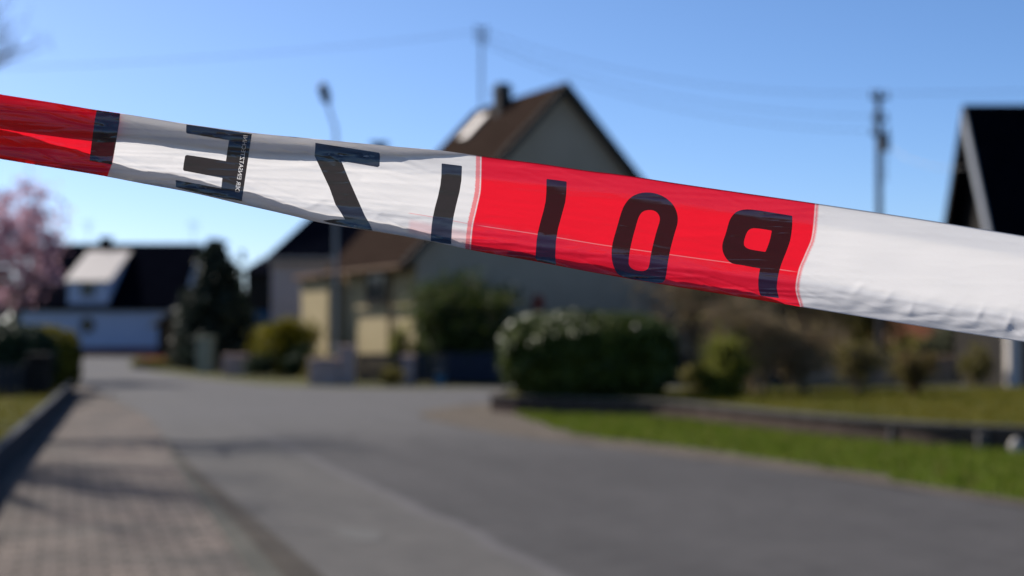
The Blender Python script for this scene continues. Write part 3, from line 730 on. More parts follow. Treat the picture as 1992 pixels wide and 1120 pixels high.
def twig_shrub(name, loc, rad, h, mat, label, cat, seed, kids=3, levels=3, extra=None, group=None, stems=6):
    root = empty(name, loc, label, cat, 0, group); rnd = random.Random(seed); mb = MB()
    tips = []
    for s_ in range(stems):
        a = rnd.random()*6.283; m2, tp = branch_mesh((rad*.18*math.cos(a), rad*.18*math.sin(a), -.03), h*rnd.uniform(.75, 1.0), .75, levels-1, .022*h**.5, seed*10+s_, .8, kids, first=.15, n0=5)
        # lean outward
        for i, v in enumerate(m2.v): 
            k = v.z/h; m2.v[i] = v+Vector((math.cos(a)*rad*.55*k, math.sin(a)*rad*.55*k, 0))
        for q in tp: tips.append(q+Vector((math.cos(a)*rad*.55*q.z/h, math.sin(a)*rad*.55*q.z/h, 0)))
        mb.add(m2.v, m2.f)
    # fine twigs round the tips
    for q in tips:
        for k in range(5):
            d = Vector((rnd.gauss(0, 1), rnd.gauss(0, 1), abs(rnd.gauss(.4, .7)))).normalized()*h*rnd.uniform(.07, .17)
            mb.tube([q, q+d*.5+Vector((0, 0, .01)), q+d], [.006, .004, .002], 3, False)
    mb.build('branches', mat, root)
    if extra:
        P_ = []
        for q in tips:
            for k in range(extra[2]): P_.append(tuple(q+Vector((rnd.gauss(0, 1), rnd.gauss(0, 1), rnd.gauss(0, 1)))*h*.06))
        leaves('buds', P_, extra[1], extra[0], root)
    return root

# ------------------------------------------------------------------ the big laurel hedge
def hedge(name, loc, sx, sy, h, mat, label, n, leaf, rnd_left=.5, seed=1):
    root = empty(name, loc, label, 'hedge')
    P_ = []; N_ = []
    rs = np.random.default_rng(seed)
    def surf(u, v):      # superellipsoid surface
        e1, e2 = .64, .45
        c = lambda a, e: np.sign(np.cos(a))*np.abs(np.cos(a))**e
        s = lambda a, e: np.sign(np.sin(a))*np.abs(np.sin(a))**e
        return np.array([c(v, e1)*c(u, e2), c(v, e1)*s(u, e2), s(v, e1)])
    # inner core (dark twiggy mass) as a mesh
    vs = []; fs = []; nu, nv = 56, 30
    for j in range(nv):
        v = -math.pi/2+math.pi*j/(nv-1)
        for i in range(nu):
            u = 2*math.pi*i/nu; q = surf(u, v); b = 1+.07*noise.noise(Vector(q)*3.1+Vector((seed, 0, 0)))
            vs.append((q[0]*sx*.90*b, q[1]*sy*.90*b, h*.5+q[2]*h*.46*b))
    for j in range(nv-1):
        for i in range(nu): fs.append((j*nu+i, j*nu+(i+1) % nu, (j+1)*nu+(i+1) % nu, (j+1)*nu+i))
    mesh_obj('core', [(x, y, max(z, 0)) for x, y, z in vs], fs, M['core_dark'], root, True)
    th_ = rs.random(n)*2*np.pi; ph_ = np.arcsin(rs.random(n)*2-1)
    us = np.arctan2(np.sign(np.sin(th_))*np.abs(np.sin(th_))**(1/.45), np.sign(np.cos(th_))*np.abs(np.cos(th_))**(1/.45))
    vv = np.arctan2(np.sign(np.sin(ph_))*np.abs(np.sin(ph_))**(1/.64), np.abs(np.cos(ph_))**(1/.64))
    for k in range(n):
        q = surf(us[k], vv[k]); b = 1+.10*noise.noise(Vector(q)*3.1+Vector((seed, 0, 0)))+.03*noise.noise(Vector(q)*11)
        d = .93+.10*rs.random()
        P_.append((q[0]*sx*b*d, q[1]*sy*b*d, max(.03, h*.5+q[2]*h*.5*b*d)))
        nn = q/np.linalg.norm(q); N_.append(nn+np.array([0, 0, .35]))
    leaves('foliage', P_, leaf, mat, root, 1.9, .35, np.array(N_))
    return root
M['leaf_mid'] = leaf_mat('mid_green_leaves', [(.025,.038,.010), (.05,.072,.014), (.08,.10,.022)], .6, .4)
M['leaf_tan'] = leaf_mat('tan_buds', [(.12,.085,.05), (.21,.15,.09), (.16,.14,.06)], .8, .5)
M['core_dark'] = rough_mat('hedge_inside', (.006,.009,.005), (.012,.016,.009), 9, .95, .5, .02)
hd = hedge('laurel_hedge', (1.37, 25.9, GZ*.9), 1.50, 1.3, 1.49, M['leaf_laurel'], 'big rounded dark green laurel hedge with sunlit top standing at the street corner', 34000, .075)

# ------------------------------------------------------------------ houses
def uv_roof(o):
    """planar UVs in metres in the slope of every face"""
    me = o.data; l = me.uv_layers.new(name='UVMap')
    for p in me.polygons:
        n = p.normal; ax = Vector((0, 0, 1)).cross(n); ax = ax.normalized() if ax.length > .01 else Vector((1, 0, 0)); ay = n.cross(ax)
        for li in p.loop_indices:
            c = me.vertices[me.loops[li].vertex_index].co; l.data[li].uv = (c.dot(ax), c.dot(ay))
def window(parent, x0, x1, z0, z1, yplane, out=-1, axis='y', mat='frame', bars=1, name='window'):
    """window on plane (axis = const); out = outward sign"""
    mb = MB(); g = MB(); th = .07; dep = .06
    def bx(m, a0, a1, b0, b1, d0, d1):
        lo, hi = sorted((yplane+out*d0, yplane+out*d1))
        if axis == 'y': m.box(a0, a1, lo, hi, b0, b1)
        else: m.box(lo, hi, a0, a1, b0, b1)
    bx(mb, x0, x1, z1-th, z1, .0, dep); bx(mb, x0, x1, z0, z0+th, .0, dep)
    bx(mb, x0, x0+th, z0+th, z1-th, .0, dep); bx(mb, x1-th, x1, z0+th, z1-th, .0, dep)
    for k in range(bars):
        xm = x0+(x1-x0)*(k+1)/(bars+1); bx(mb, xm-.03, xm+.03, z0+th, z1-th, .0, dep-.01)
    o = mb.build(name, M[mat], parent)
    bx(g, x0+th, x1-th, z0+th, z1-th, .002, .02); g.build('pane', M['glass'], o)
    s = MB()
    lo, hi = sorted((yplane+out*.003, yplane+out*.14))
    if axis == 'y': s.box(x0-.05, x1+.05, lo, hi, z0-.05, z0-.003)
    else: s.box(lo, hi, x0-.05, x1+.05, z0-.05, z0-.003)
    s.build('sill', M[mat], o)
    return o

# --- main grey-and-cream house, gable end in shade towards the street
RZ = math.atan2(.457, .889)
mh = empty('gabled_house', (-2.7, 40.0, 0), 'steep brown roofed house with shaded grey gable end and sunlit cream side wall', 'house', RZ)
Wd, Ln, EH, RH = 9.4, 5.7, 3.72, 8.62
bm1 = MB(); bm1.prism([(0, 0), (Wd, 0), (Wd, EH), (Wd/2, RH-.12), (0, EH)], 'y', 0, .30); bm1.build('gable_wall', M['render_grey'], mh)
bm1 = MB(); bm1.prism([(0, 0), (Wd, 0), (Wd, EH), (Wd/2, RH-.12), (0, EH)], 'y', Ln-.3, Ln); bm1.build('rear_gable_wall', M['render_grey'], mh)
MB().box(-.01, .29, .302, Ln-.302, 0, EH-.02).build('side_wall', M['render_cream'], mh)
MB().box(-.012, 0.0, 0.0, .30, 0, EH-.05).build('corner_strip', M['render_cream'], mh)
MB().box(Wd-.3, Wd, .302, Ln-.302, 0, EH).build('far_side_wall', M['render_grey'], mh)
sl1 = (RH-EH)/(Wd/2)
ov = .55; y0, y1 = -.30, Ln+.30
rf = MB()
rf.slab([(-ov, y0, EH-ov*sl1+.14), (-ov, y1, EH-ov*sl1+.14), (Wd/2, y1, RH+.14), (Wd/2, y0, RH+.14)], .16)
rf.slab([(Wd+ov*.4, y0, EH-ov*.4*sl1+.14), (Wd/2+.001, y0, RH+.14), (Wd/2+.001, y1, RH+.14), (Wd+ov*.4, y1, EH-ov*.4*sl1+.14)], .16)
o = rf.build('roof', M['roof_brown'], mh); uv_roof(o)
vb = MB()
for sgn, xe in ((-1, -ov), (1, Wd+ov*.4)):
    ze = EH-abs(xe if sgn < 0 else xe-Wd)*sl1
    vb.prism([(xe, ze+.16), (Wd/2, RH+.16), (Wd/2, RH-.14), (xe, ze-.14)], 'y', y0-.04, y0-.005)
vb.build('bargeboard', M['frame_dark'], mh)
MB().tube([(-ov-.06, y0, EH-ov*sl1+.02), (-ov-.06, y1, EH-ov*sl1+.02)], .065, 8).build('rain_gutter', M['brown_wood'], mh)
MB().tube([(-.09, 1.75, 0), (-.09, 1.75, EH-.55)], .05, 8).build('downpipe', M['brown_wood'], mh)
ch = MB().box(Wd/2-.58, Wd/2-.14, 2.98, 3.46, RH-.9, RH+.36, .02).build('chimney', M['frame_dark'], mh)
MB().box(Wd/2-.63, Wd/2-.09, 2.93, 3.51, RH+.362, RH+.43).build('chimney_cap', M['dark_metal'], ch)
MB().box(Wd/2-.56, Wd/2-.16, 3.04, 3.40, RH+.432, RH+.58).build('cowl', M['dark_metal'], ch)
def slope_pt(x, y, up): 
    nx, nz = -sl1/math.hypot(sl1, 1), 1/math.hypot(sl1, 1); z = EH+x*sl1+.14
    return (x+nx*up, y, z+nz*up)
sk = MB(); xa, xb, ya, yb = Wd/2-1.22, Wd/2-.42, 3.95, 4.55
sk.slab([slope_pt(xa, ya, .09), slope_pt(xa, yb, .09), slope_pt(xb, yb, .09), slope_pt(xb, ya, .09)], .085)
sk.build('skylight', M['skyglass'] if 'skyglass' in M else M['zinc'], mh)
# service mast
ms = MB().tube([(Wd/2-.25, 4.95, RH-.6), (Wd/2-.25, 4.95, RH+2.75)], .042, 8).build('roof_mast', M['metal'], mh)
mm = MB(); 
for k, zz in enumerate((RH+2.65, RH+2.45, RH+2.25)):
    mm.box(Wd/2-.47, Wd/2-.03, 4.92, 4.98, zz-.02, zz+.02)
    for xx in (Wd/2-.45, Wd/2-.05): mm.tube([(xx, 4.95, zz+.02), (xx, 4.95, zz+.12)], [.035, .03], 6)
mm.build('crossbar', M['dark_metal'], ms)
# side wall openings, (axis x plane at x=-.01, outward -x)
window(mh, 2.2, 3.7, 2.25, 3.15, -.012, -1, 'x', 'frame_dark', 1)
# annex at the back
an = MB().box(-.55, 3.5, Ln+.002, Ln+2.6, 0, 3.05, .02).build('annex', M['render_cream'], mh)
MB().box(-.75, 3.7, Ln+.31, Ln+2.8, 3.052, 3.20, .02).build('annex_roof', M['brown_wood'], an)
# small rust-red lamp/box on the gable wall
rl = MB().box(3.0+.72, 3.0+1.0, -.16, -.003, 2.0, 2.42, .03).build('wall_box', M['red_paint'], mh)

# --- dark hipped house behind, left of the gabled house
dh = empty('hipped_house', (X(527, 55), 55, 0), 'pale grey house with steep dark hipped roof left of the cream wall', 'house')
w2 = 8.6; e2 = hz(500, 55); r2 = hz(300, 58)
MB().box(0, w2, 0, 7.0, 0, e2).build('wall', M['render_blue'], dh)
a = [(-.25, -.3, e2-.1), (w2+.25, -.3, e2-.1), (w2+.25, 7.3, e2-.1), (-.25, 7.3, e2-.1)]; rdg = [(3.75, 3.3, r2), (5.2, 3.7, r2)]
o = MB().add(a+rdg, [(0,1,5,4), (1,2,5), (2,3,4,5), (3,0,4), (3,2,1,0)]).build('roof', M['roof_dark'], dh); uv_roof(o)
ch = MB().box(3.55, 4.15, 3.2, 3.8, r2-.8, r2+.45, .02).build('chimney', M['dark_wood'], dh)
MB().box(3.48, 4.22, 3.13, 3.87, r2+.452, r2+.54).build('chimney_cap', M['dark_metal'], ch)
MB().tube([(-.3, -.36, e2-.12), (w2+.3, -.36, e2-.12)], .07, 8).build('rain_gutter', M['metal'], dh)
window(dh, 3.6, 4.9, 1.2, 2.5, -.002, -1, 'y', 'frame', 1)

# --- white house at the end of the road
wh = empty('white_house', (X(40, 75), 75, 0), 'white house with long black roof and a pale roofed dormer at the road end', 'house')
xr = X(340, 75)-X(40, 75); e3 = hz(594, 75); r3 = hz(476, 80)
MB().box(0, xr, 0, 8.0, .42, e3).build('wall', M['render_white'], wh)
MB().box(-.03, xr+.03, -.03, 8.03, 0, .418).build('plinth', M['brick_red'], wh)
d3 = 5.0; s3 = (r3-e3)/d3
rf = MB(); rf.slab([(-.3, -.35, e3-.35*s3+.08), (xr+.3, -.35, e3-.35*s3+.08), (xr+.3, d3, r3+.08), (-.3, d3, r3+.08)], .14)
rf.slab([(-.3, d3+.001, r3+.08), (xr+.3, d3+.001, r3+.08), (xr+.3, 8.4, e3+.2), (-.3, 8.4, e3+.2)], .14)
o = rf.build('roof', M['roof_black'], wh); uv_roof(o)
MB().prism([(0.02, e3), (8.0-.02, e3), (d3, r3-.1)], 'x', 0.01, .25).build('left_gable', M['render_white'], wh)
MB().prism([(0.02, e3), (8.0-.02, e3), (d3, r3-.1)], 'x', xr-.25, xr-.01).build('right_gable', M['render_white'], wh)
xd0, xd1 = X(132, 75)-X(40, 75), X(210, 75)-X(40, 75); zd = hz(547, 75); zb = hz(489, 79)
dm = MB().add([(xd0, -.02, e3-.3), (xd1, -.02, e3-.3), (xd1, -.02, zd), (xd0, -.02, zd), (xd0, 3.9, e3-.3), (xd1, 3.9, e3-.3), (xd1, 3.9, zb-.1), (xd0, 3.9, zb-.1)], [(0,1,2,3),(1,5,6,2),(4,0,3,7),(5,4,7,6),(3,2,6,7)]).build('dormer', M['render_white'], wh)
rf = MB(); rf.slab([(xd0-.15, -.25, zd+.02), (xd1+.15, -.25, zd+.02), (xd1+.15, 4.0, zb+.04), (xd0-.15, 4.0, zb+.04)], .08); o = rf.build('dormer_roof', M['zinc'], dm); uv_roof(o)
window(dm, (xd0+xd1)/2-.35, (xd0+xd1)/2+.35, hz(572, 75), hz(551, 75), -.022, -1, 'y', 'frame_dark', 1)
cx, cz = X(170, 75)-X(40, 75), hz(632, 75)
ring = MB(); pts = [(cx+.34*math.cos(t), -.05, cz+.34*math.sin(t)) for t in np.linspace(0, 2*math.pi, 25)]; ring.tube(pts, .06, 8, False)
o = ring.build('round_window', M['frame_dark'], wh)
MB().add([(cx+.33*math.cos(t), -.015, cz+.33*math.sin(t)) for t in np.linspace(0, 2*math.pi, 25)[:-1]], [tuple(range(24))]).build('pane', M['glass'], o)
ch = MB().box(X(205, 80)-X(40, 75)-.3, X(205, 80)-X(40, 75)+.3, d3-.3, d3+.3, r3-.3, r3+.35, .02).build('chimney', M['dark_wood'], wh)
MB().box(X(205, 80)-X(40, 75)-.36, X(205, 80)-X(40, 75)+.36, d3-.36, d3+.36, r3+.352, r3+.42).build('chimney_cap', M['dark_metal'], ch)
for px_ in (170, 375):
    x_ = X(px_, 80)-X(40, 75); a_ = MB().tube([(x_, d3, r3-.2), (x_, d3, r3+1.35)], .02, 6)
    for z_ in (r3+1.3, r3+1.1, r3+.9): a_.box(x_-.35, x_+.35, d3-.015, d3+.015, z_-.012, z_+.012)
    a_.build('antenna', M['metal'], wh)

# --- carport / lean-to shed right of the white house
sh = empty('garden_shed', (X(303, 64), 64, 0), 'dark brown shed with small pitched roof, its sunlit slope coloured pale, beside the white house', 'shed')
MB().box(0.1, 2.6, 0, 3, 0, 1.75).build('wall', M['dark_wood'], sh)
rf = MB(); rf.slab([(-.25, -.3, 1.55), (-.25, 3.2, 1.55), (1.1, 3.2, 2.55), (1.1, -.3, 2.55)], .07); rf.build('sunlit_roof_side', M['zinc'], sh)  # sunlit slope coloured pale, the other slope kept dark
rf = MB(); rf.slab([(1.101, -.3, 2.55), (1.101, 3.2, 2.55), (2.85, 3.2, 1.5), (2.85, -.3, 1.5)], .07); rf.build('dark_roof_side', M['roof_dark'], sh)
MB().prism([(.12, 1.752), (2.58, 1.752), (1.1, 2.42)], 'y', .01, .1).build('gable', M['dark_wood'], sh)
MB().box(.5, 1.7, -.04, -.003, .05, 1.6).build('door', M['brown_wood'], sh)

# --- brown barn between conifer and pale grey house
bn = empty('brown_barn', (X(478, 70), 70, 0), 'brown timber barn with blue door seen between conifer and pale grey house', 'barn')
MB().box(0, 3.2, 0, 5, 0, hz(530, 70)).build('wall', M['brown_dark'] if 'brown_dark' in M else M['dark_wood'], bn)
rf = MB(); zt = hz(530, 70); rf.slab([(-.2, -.3, zt+.02), (3.4, -.3, zt+.02), (3.4, 5.2, zt+.9), (-.2, 5.2, zt+.9)], .1); rf.build('roof', M['roof_dark'], bn)
MB().box(.4, 1.7, -.05, -.003, .1, 2.3).build('door', M['blue_sheet'], bn)

# --- black A-frame house on the right
ah = empty('steep_black_house', (X(1880, 36), 36, 0), 'tall house with very steep black roof and pale grey gable fascia at right edge', 'house')
r5 = hz(203, 36); sl5 = 1.72; yk = 2.75; zk = r5-yk*sl5
MB().prism([(-yk, zk), (yk, zk), (0, r5-.25)], 'x', .45, .60).build('gable_wall', M['dark_wood'], ah)
for sgn in (-1, 1):
    rf = MB(); rf.slab([(0, 0, r5), (0, sgn*(yk+.2), zk-.2*sl5), (12, sgn*(yk+.2), zk-.2*sl5), (12, 0, r5)] if sgn < 0 else [(0, .002, r5), (12, .002, r5), (12, yk+.2, zk-.2*sl5), (0, yk+.2, zk-.2*sl5)], .20)
    o = rf.build('roof', M['roof_black'], ah); uv_roof(o)
fb_ = MB(); e_ = yk+.2; ze_ = zk-.2*sl5
fb_.prism([(0, r5-.02), (-e_, ze_-.02), (-e_, ze_-.50), (0, r5-.62)], 'x', -.06, -.004)
fb_.build('fascia', M['fascia'], ah)
fb_ = MB(); fb_.prism([(0, r5-.02), (e_, ze_-.02), (e_, ze_-.30), (0, r5-.40)], 'x', -.06, -.004); fb_.build('far_fascia', M['dark_wood'], ah)
MB().box(.62, 12, -yk+.35, yk-.35, 0, zk).build('ground_floor', M['dark_wood'], ah)
MB().box(.16, .44, -yk+.15, -yk+.45, 0, zk+.35, .02).build('corner_column', M['column_white'], ah)
MB().box(.45, .61, -yk+.6, yk-.35, 0, zk-.02).build('end_wall', M['dark_wood'], ah)
window(ah, 1.9, 2.9, .9, 1.9, -yk+.348, -1, 'y', 'frame', 1)

# --- small house with an orange roof
oh = empty('orange_roofed_house', (X(1755, 60), 60, 0), 'low house with orange tiled roof seen below the tape near the utility pole', 'house')
zo = hz(663, 60); xo = X(1872, 60)-X(1755, 60)
MB().box(0, xo, 0, 5, 0, max(zo, .9)+.0).build('wall', M['brown_wood'], oh)
rf = MB(); rf.slab([(-.2, -.3, zo-.02), (xo+.2, -.3, zo-.02), (xo+.2, 2.6, zo+1.9), (-.2, 2.6, zo+1.9)], .12); rf.slab([(-.2, 2.601, zo+1.9), (xo+.2, 2.601, zo+1.9), (xo+.2, 5.4, zo), (-.2, 5.4, zo)], .12)
o = rf.build('roof', M['roof_orange'], oh); uv_roof(o)
MB().prism([(0.02, zo), (4.98, zo), (2.6, zo+1.7)], 'x', .05, .2).build('gable', M['brown_wood'], oh)

# ------------------------------------------------------------------ poles
def lamp():
    g = at(653, 741, 40.2); r = empty('street_lamp', (g.x, g.y, 0), 'slender grey street lamp rising in front of the cream wall', 'street lamp')
    z1 = hz(285, g.y)
    MB().tube([(0, 0, -.05), (0, 0, .9), (0, 0, .95), (0.0, 0, z1)], [.09, .09, .06, .05], 10).build('pole', M['metal'], r)
    tip = at(637, 200, g.y-1.2)-Vector(r.location)
    pts = [Vector((0, 0, z1-.01)), Vector((-.02, -.12, z1+.55)), Vector((tip.x*.6, -.6, tip.z-.32)), tip]
    MB().tube([tuple(p) for p in pts], [.045, .042, .038, .035], 8).build('arm', M['metal'], r)
    h = MB(); d = Vector((-.10, -.30, .42)).normalized(); u = d.cross(Vector((1, 0, 0))).normalized()
    h.tube([tip-d*.05, tip+d*.05, tip+d*.2, tip+d*.5, tip+d*.62], [.04, .11, .145, .14, .05], 10); o = h.build('lamp_head', M['dark_metal'], r, True)
    return r
lamp()
def upole():
    g = Vector((X(1712, 40), 40, 0)); zt = hz(176, 40)
    r = empty('utility_pole', g, 'tall wooden utility pole with stacked insulators against the blue sky', 'utility pole')
    MB().tube([(0, 0, -.05), (0, 0, zt)], [.105, .085], 12).build('pole', M['pole_wood'], r)
    for k, dz_ in enumerate((.12, .75, 1.15)):
        zz = zt-dz_-.1; w_ = (.27, .22, .26)[k]
        c = MB().box(-w_, w_, -.16, -.112, zz-.045, zz+.045).build('crossarm', M['dark_metal'], r)
        for xx in (-w_+.05, w_-.05):
            i = MB().tube([(xx, -.136, zz+.046), (xx, -.136, zz+.08), (xx, -.136, zz+.12), (xx, -.136, zz+.16), (xx, -.136, zz+.21)], [.02, .045, .03, .05, .02], 8).build('insulator', M['ceramic'], c, True)
    MB().box(.02, .24, -.30, -.12, zt-1.75, zt-1.25, .02).build('junction_box', M['metal'], r)
    MB().tube([(.16, -.1, zt-1.8), (.14, -.12, zt-2.6)], .02, 6).build('cable', M['dark_metal'], r)
    return g, zt
gp, zt = upole()
def wire(a, b, sag, label, r=.009, grp=None):
    pts = []
    for k in range(25):
        t = k/24; p = Vector(a).lerp(Vector(b), t); p.z -= sag*4*t*(1-t); pts.append(p)
    o = MB().tube(pts, r, 5).build('power_line', M['dark_metal']); return lab(o, label, 'power line', grp)
mastw = Vector((-2.7, 40, 0))+Matrix.Rotation(RZ, 3, 'Z') @ Vector((Wd/2-.05, 4.95, RH+2.6))
wire(mastw, gp+Vector((-.4, -.13, zt-.1)), .55, 'topmost thin wire sagging from the roof mast to the utility pole')
wire(mastw+Vector((-.2, 0, -.2)), gp+Vector((-.3, -.13, zt-.75)), .6, 'middle thin wire between roof mast and utility pole')
wire(mastw+Vector((-.1, 0, -.4)), gp+Vector((-.4, -.13, zt-1.15)), .65, 'lowest thin wire between roof mast and utility pole')
wire(mastw+Vector((-.35, 0, 0)), (-30, 30, 7.5), .9, 'thin wire running from the roof mast away to the left')
wire(gp+Vector((.4, -.13, zt-.1)), (34, 30, 8.9), .6, 'thin wire running from the utility pole to the right above the black roof')
wire(gp+Vector((.1, -.13, zt-1.5)), (X(1880, 36)+.0, 36, r5-1.6), .25, 'thin cable slanting down from the utility pole to the black roofed house')

# ------------------------------------------------------------------ roadside walls, fences, pillars
def pillar(px0, px1, ytop, ybot, Y, mat, label, name='stone_pillar', cat='pillar', group=None, d=.4):
    x0, x1 = X(px0, Y), X(px1, Y); z1 = hz(ytop, Y)
    r = empty(name, ((x0+x1)/2, Y, 0), label, cat, 0, group); w_ = (x1-x0)/2
    MB().box(-w_, w_, 0, d, -.05, z1-.08, .02).build('shaft', mat, r)
    MB().box(-w_-.05, w_+.05, -.05, d+.05, z1-.078, z1, .02).build('cap', mat, r)
    return r
YF = 37.0
pillar(660, 690, 672, 747, YF, M['stone'], 'pinkish stone pillar directly left of the dark front gate')
pillar(783, 806, 690, 747, YF, M['stone'], 'pinkish stone pillar directly right of the dark front gate')
pillar(844, 868, 692, 747, YF, M['block'], 'pale concrete pillar at the left end of the dark blue fence')
g_ = empty('front_gate', (X(694, YF), YF+.12, 0), 'dark board gate between two pinkish stone pillars', 'gate')
x1_ = X(780, YF)-X(694, YF)
mb = MB(); k = 11
for i in range(k): mb.box(.01+i*x1_/k, .01+(i+.86)*x1_/k, 0, .03, .06, hz(690, YF)+.03*math.sin(i*math.pi/(k-1)))
mb.build('boards', M['fence_wood'], g_)
MB().box(0, x1_, .032, .07, .25, .33).box(0, x1_, .032, .07, .72, .80).build('rails', M['fence_wood'], g_)
MB().box(x1_-.18, x1_-.06, -.03, -.002, .50, .54).build('handle', M['metal'], g_)
fw = empty('front_wall', (X(600, YF), YF+.02, 0), 'low pinkish stone garden wall left of the gate pillar', 'wall')
MB().box(0, X(658, YF)-X(600, YF), 0, .3, -.05, .62, .03).build('masonry', M['stone'], fw)
MB().box(-.03, X(658, YF)-X(600, YF)-.01, -.04, .34, .622, .70, .02).build('coping', M['stone'], fw)
def boardfence(name, a, b, h, mat, label, gap=.9, pitch=.14, posts=2.0):
    a, b = Vector((*a, 0)), Vector((*b, 0)); L_ = (b-a).length
    r = empty(name, a, label, 'fence', math.atan2(b.y-a.y, b.x-a.x)); n = int(L_/pitch)
    mb = MB()
    for i in range(n): mb.box(i*pitch, (i+gap)*pitch, 0, .025, .06, h+random.uniform(-.01, .01))
    mb.build('boards', mat, r)
    MB().box(0, L_, .027, .07, .22, .30).box(0, L_, .027, .07, h-.28, h-.20).build('rails', mat, r)
    k = max(1, round(L_/posts))
    for i in range(k+1): MB().box(i*L_/k-.045, i*L_/k+.045, .072, .16, -.05, h+.04, .008).build('post', mat, r)
    return r
boardfence('board_fence', (X(870, YF), YF+.05), (9.5, 39.5), .82, M['fence_blue'], 'dark blue board fence along the side street in front of the grey gable')
boardfence('short_fence', (X(808, YF), YF+.1), (X(843, YF), YF+.1), .80, M['fence_wood'], 'short dark fence panel between the gate pillar and the pale concrete pillar', posts=.5)
bk = empty('water_butt', (X(856, 36.6), 36.75, 0), 'small light blue bucket standing at the foot of the pale concrete pillar', 'bucket')
MB().tube([(0, 0, 0), (0, 0, .24)], [.11, .14], 14, False).build('body', M['blue_plastic'], bk, True)
MB().tube([(.14*math.cos(t), .01, .24+.14*math.sin(t)) for t in np.linspace(0, math.pi, 11)], .006, 5).build('handle', M['metal'], bk)
# beige garden wall across the side street on the right
gw = empty('garden_wall', (X(1540, 38.5), 38.5, 0), 'low shaded beige garden wall behind the right hand shrubs', 'wall')
L_ = X(1872, 38.5)-X(1540, 38.5)
MB().box(0, L_, 0, .25, -.05, .66, .02).build('masonry', M['wall_beige'], gw); MB().box(-.03, L_+.03, -.04, .29, .662, .72, .015).build('coping', M['wall_beige'], gw)
# stone post and wall near the conifer
pillar(382, 412, 655, 724, 46.5, M['stone_pale'], 'pale mossy stone gatepost in front of the conifer', d=.5)
ws = empty('stone_wall', (X(432, 44), 44, 0), 'short pinkish stone wall between mossy gatepost and yellow green bush', 'wall')
MB().box(0, X(482, 44)-X(432, 44), 0, .35, -.05, hz(690, 44), .04).build('masonry', M['stone'], ws)
# left fence with dark gatepost
Yp = 26.6
gpst = empty('gatepost', (X(78, Yp), Yp, 0), 'thick dark square gatepost at the left beside the pavement', 'gatepost')
MB().box(-.17, .17, -.17, .17, 0, hz(688, Yp)-.1, .015).build('shaft', M['dark_wood'], gpst)
MB().box(-.21, .21, -.21, .21, hz(688, Yp)-.098, hz(688, Yp), .02).build('cap', M['dark_wood'], gpst)
boardfence('left_fence', (-14.5, 22.9), (X(78, Yp)-.22, Yp), .80, M['fence_wood'], 'grey weathered board fence running left from the thick dark gatepost', gap=.7)
# red flower bed + low fence at the road end
fl = empty('flower_bed', (X(330, 52), 52, 0), 'row of red and yellow flowers beside the far road edge', 'flower bed')
P_ = np.column_stack([rng.uniform(-1.3, 1.2, 380), rng.uniform(-.3, .4, 380), rng.uniform(.12, .42, 380)]); leaves('blossoms', P_, .07, M['flower_red'], fl, 1.0)
P_ = np.column_stack([rng.uniform(-1.3, 1.3, 1500), rng.uniform(-.3, .4, 1500), rng.uniform(.0, .3, 1500)]); leaves('foliage', P_, .09, M['leaf_lime'], fl)

# ------------------------------------------------------------------ trees and shrubs
def conifer(loc, h, rad, label, seed, name='conifer', mat='leaf_needle', n=9000, leaf=.11):
    r = empty(name, loc, label, 'conifer tree'); rnd = np.random.default_rng(seed)
    MB().tube([(0, 0, -.1), (.05, 0, h*.5), (0, 0, h*.97)], [.18, .10, .02], 8).build('trunk', M['bark'], r)
    mb = MB(); P_ = []
    for k in range(70):
        z = h*(.06+.9*(k/70)); L = rad*(1-(z/h))**.95*rnd.uniform(.7, 1.12)+.12; a = k*2.4+rnd.uniform(-.4, .4)
        dx, dy = math.cos(a), math.sin(a); e = (dx*L, dy*L, z-.12*L+rnd.uniform(-.1, .1))
        mb.tube([(0, 0, z), (dx*L*.5, dy*L*.5, z+.05), e], [.03, .02, .006], 4, False)
        m_ = int(n/70*(.35+L/rad)); t = rnd.random(m_)**.6
        q = np.column_stack([dx*L*t, dy*L*t, z-.10*L*t*t])+rnd.normal(size=(m_, 3))*np.array([.16, .16, .10])*(L**.5)
        P_.append(q)
    mb.build('branches', M['bark'], r); P_ = np.vstack(P_); P_[:, 2] = np.maximum(P_[:, 2], .05); leaves('foliage', P_, leaf, M[mat], r, 2.4)
    return r
conifer((X(418, 50), 50, 0), hz(458, 50), 1.75, 'tall dark green conifer between the white house and the pale grey house', 3, n=14000, leaf=.13)
conifer((X(462, 53), 53, 0), hz(560, 53), .95, 'slim dark conifer directly right of the tallest conifer', 5, mat='leaf_dark', n=6000, leaf=.12)
shrub('golden_shrub', (X(552, 44), 44, 0), .98, hz(630, 44), M['leaf_forsythia'], 'round yellow green bush in front of the pale grey wall', 'bush', 9000, .075, clumps=34)
shrub('small_shrub', (X(506, 42.5), 42.5, 0), .42, .62, M['leaf_dark'], 'small dark bush at the road edge below the yellow green bush', 'bush', 2500, .06)
shrub('dark_shrub', (X(590, 42.8), 42.8, 0), .62, .85, M['leaf_dark'], 'low dark bush right of the round yellow green bush', 'bush', 3500, .06)
shrub('reddish_shrub', (X(625, 38.4), 38.4, 0), .45, .75, M['leaf_olive'], 'low brownish bush at the street lamp foot', 'bush', 2600, .05)
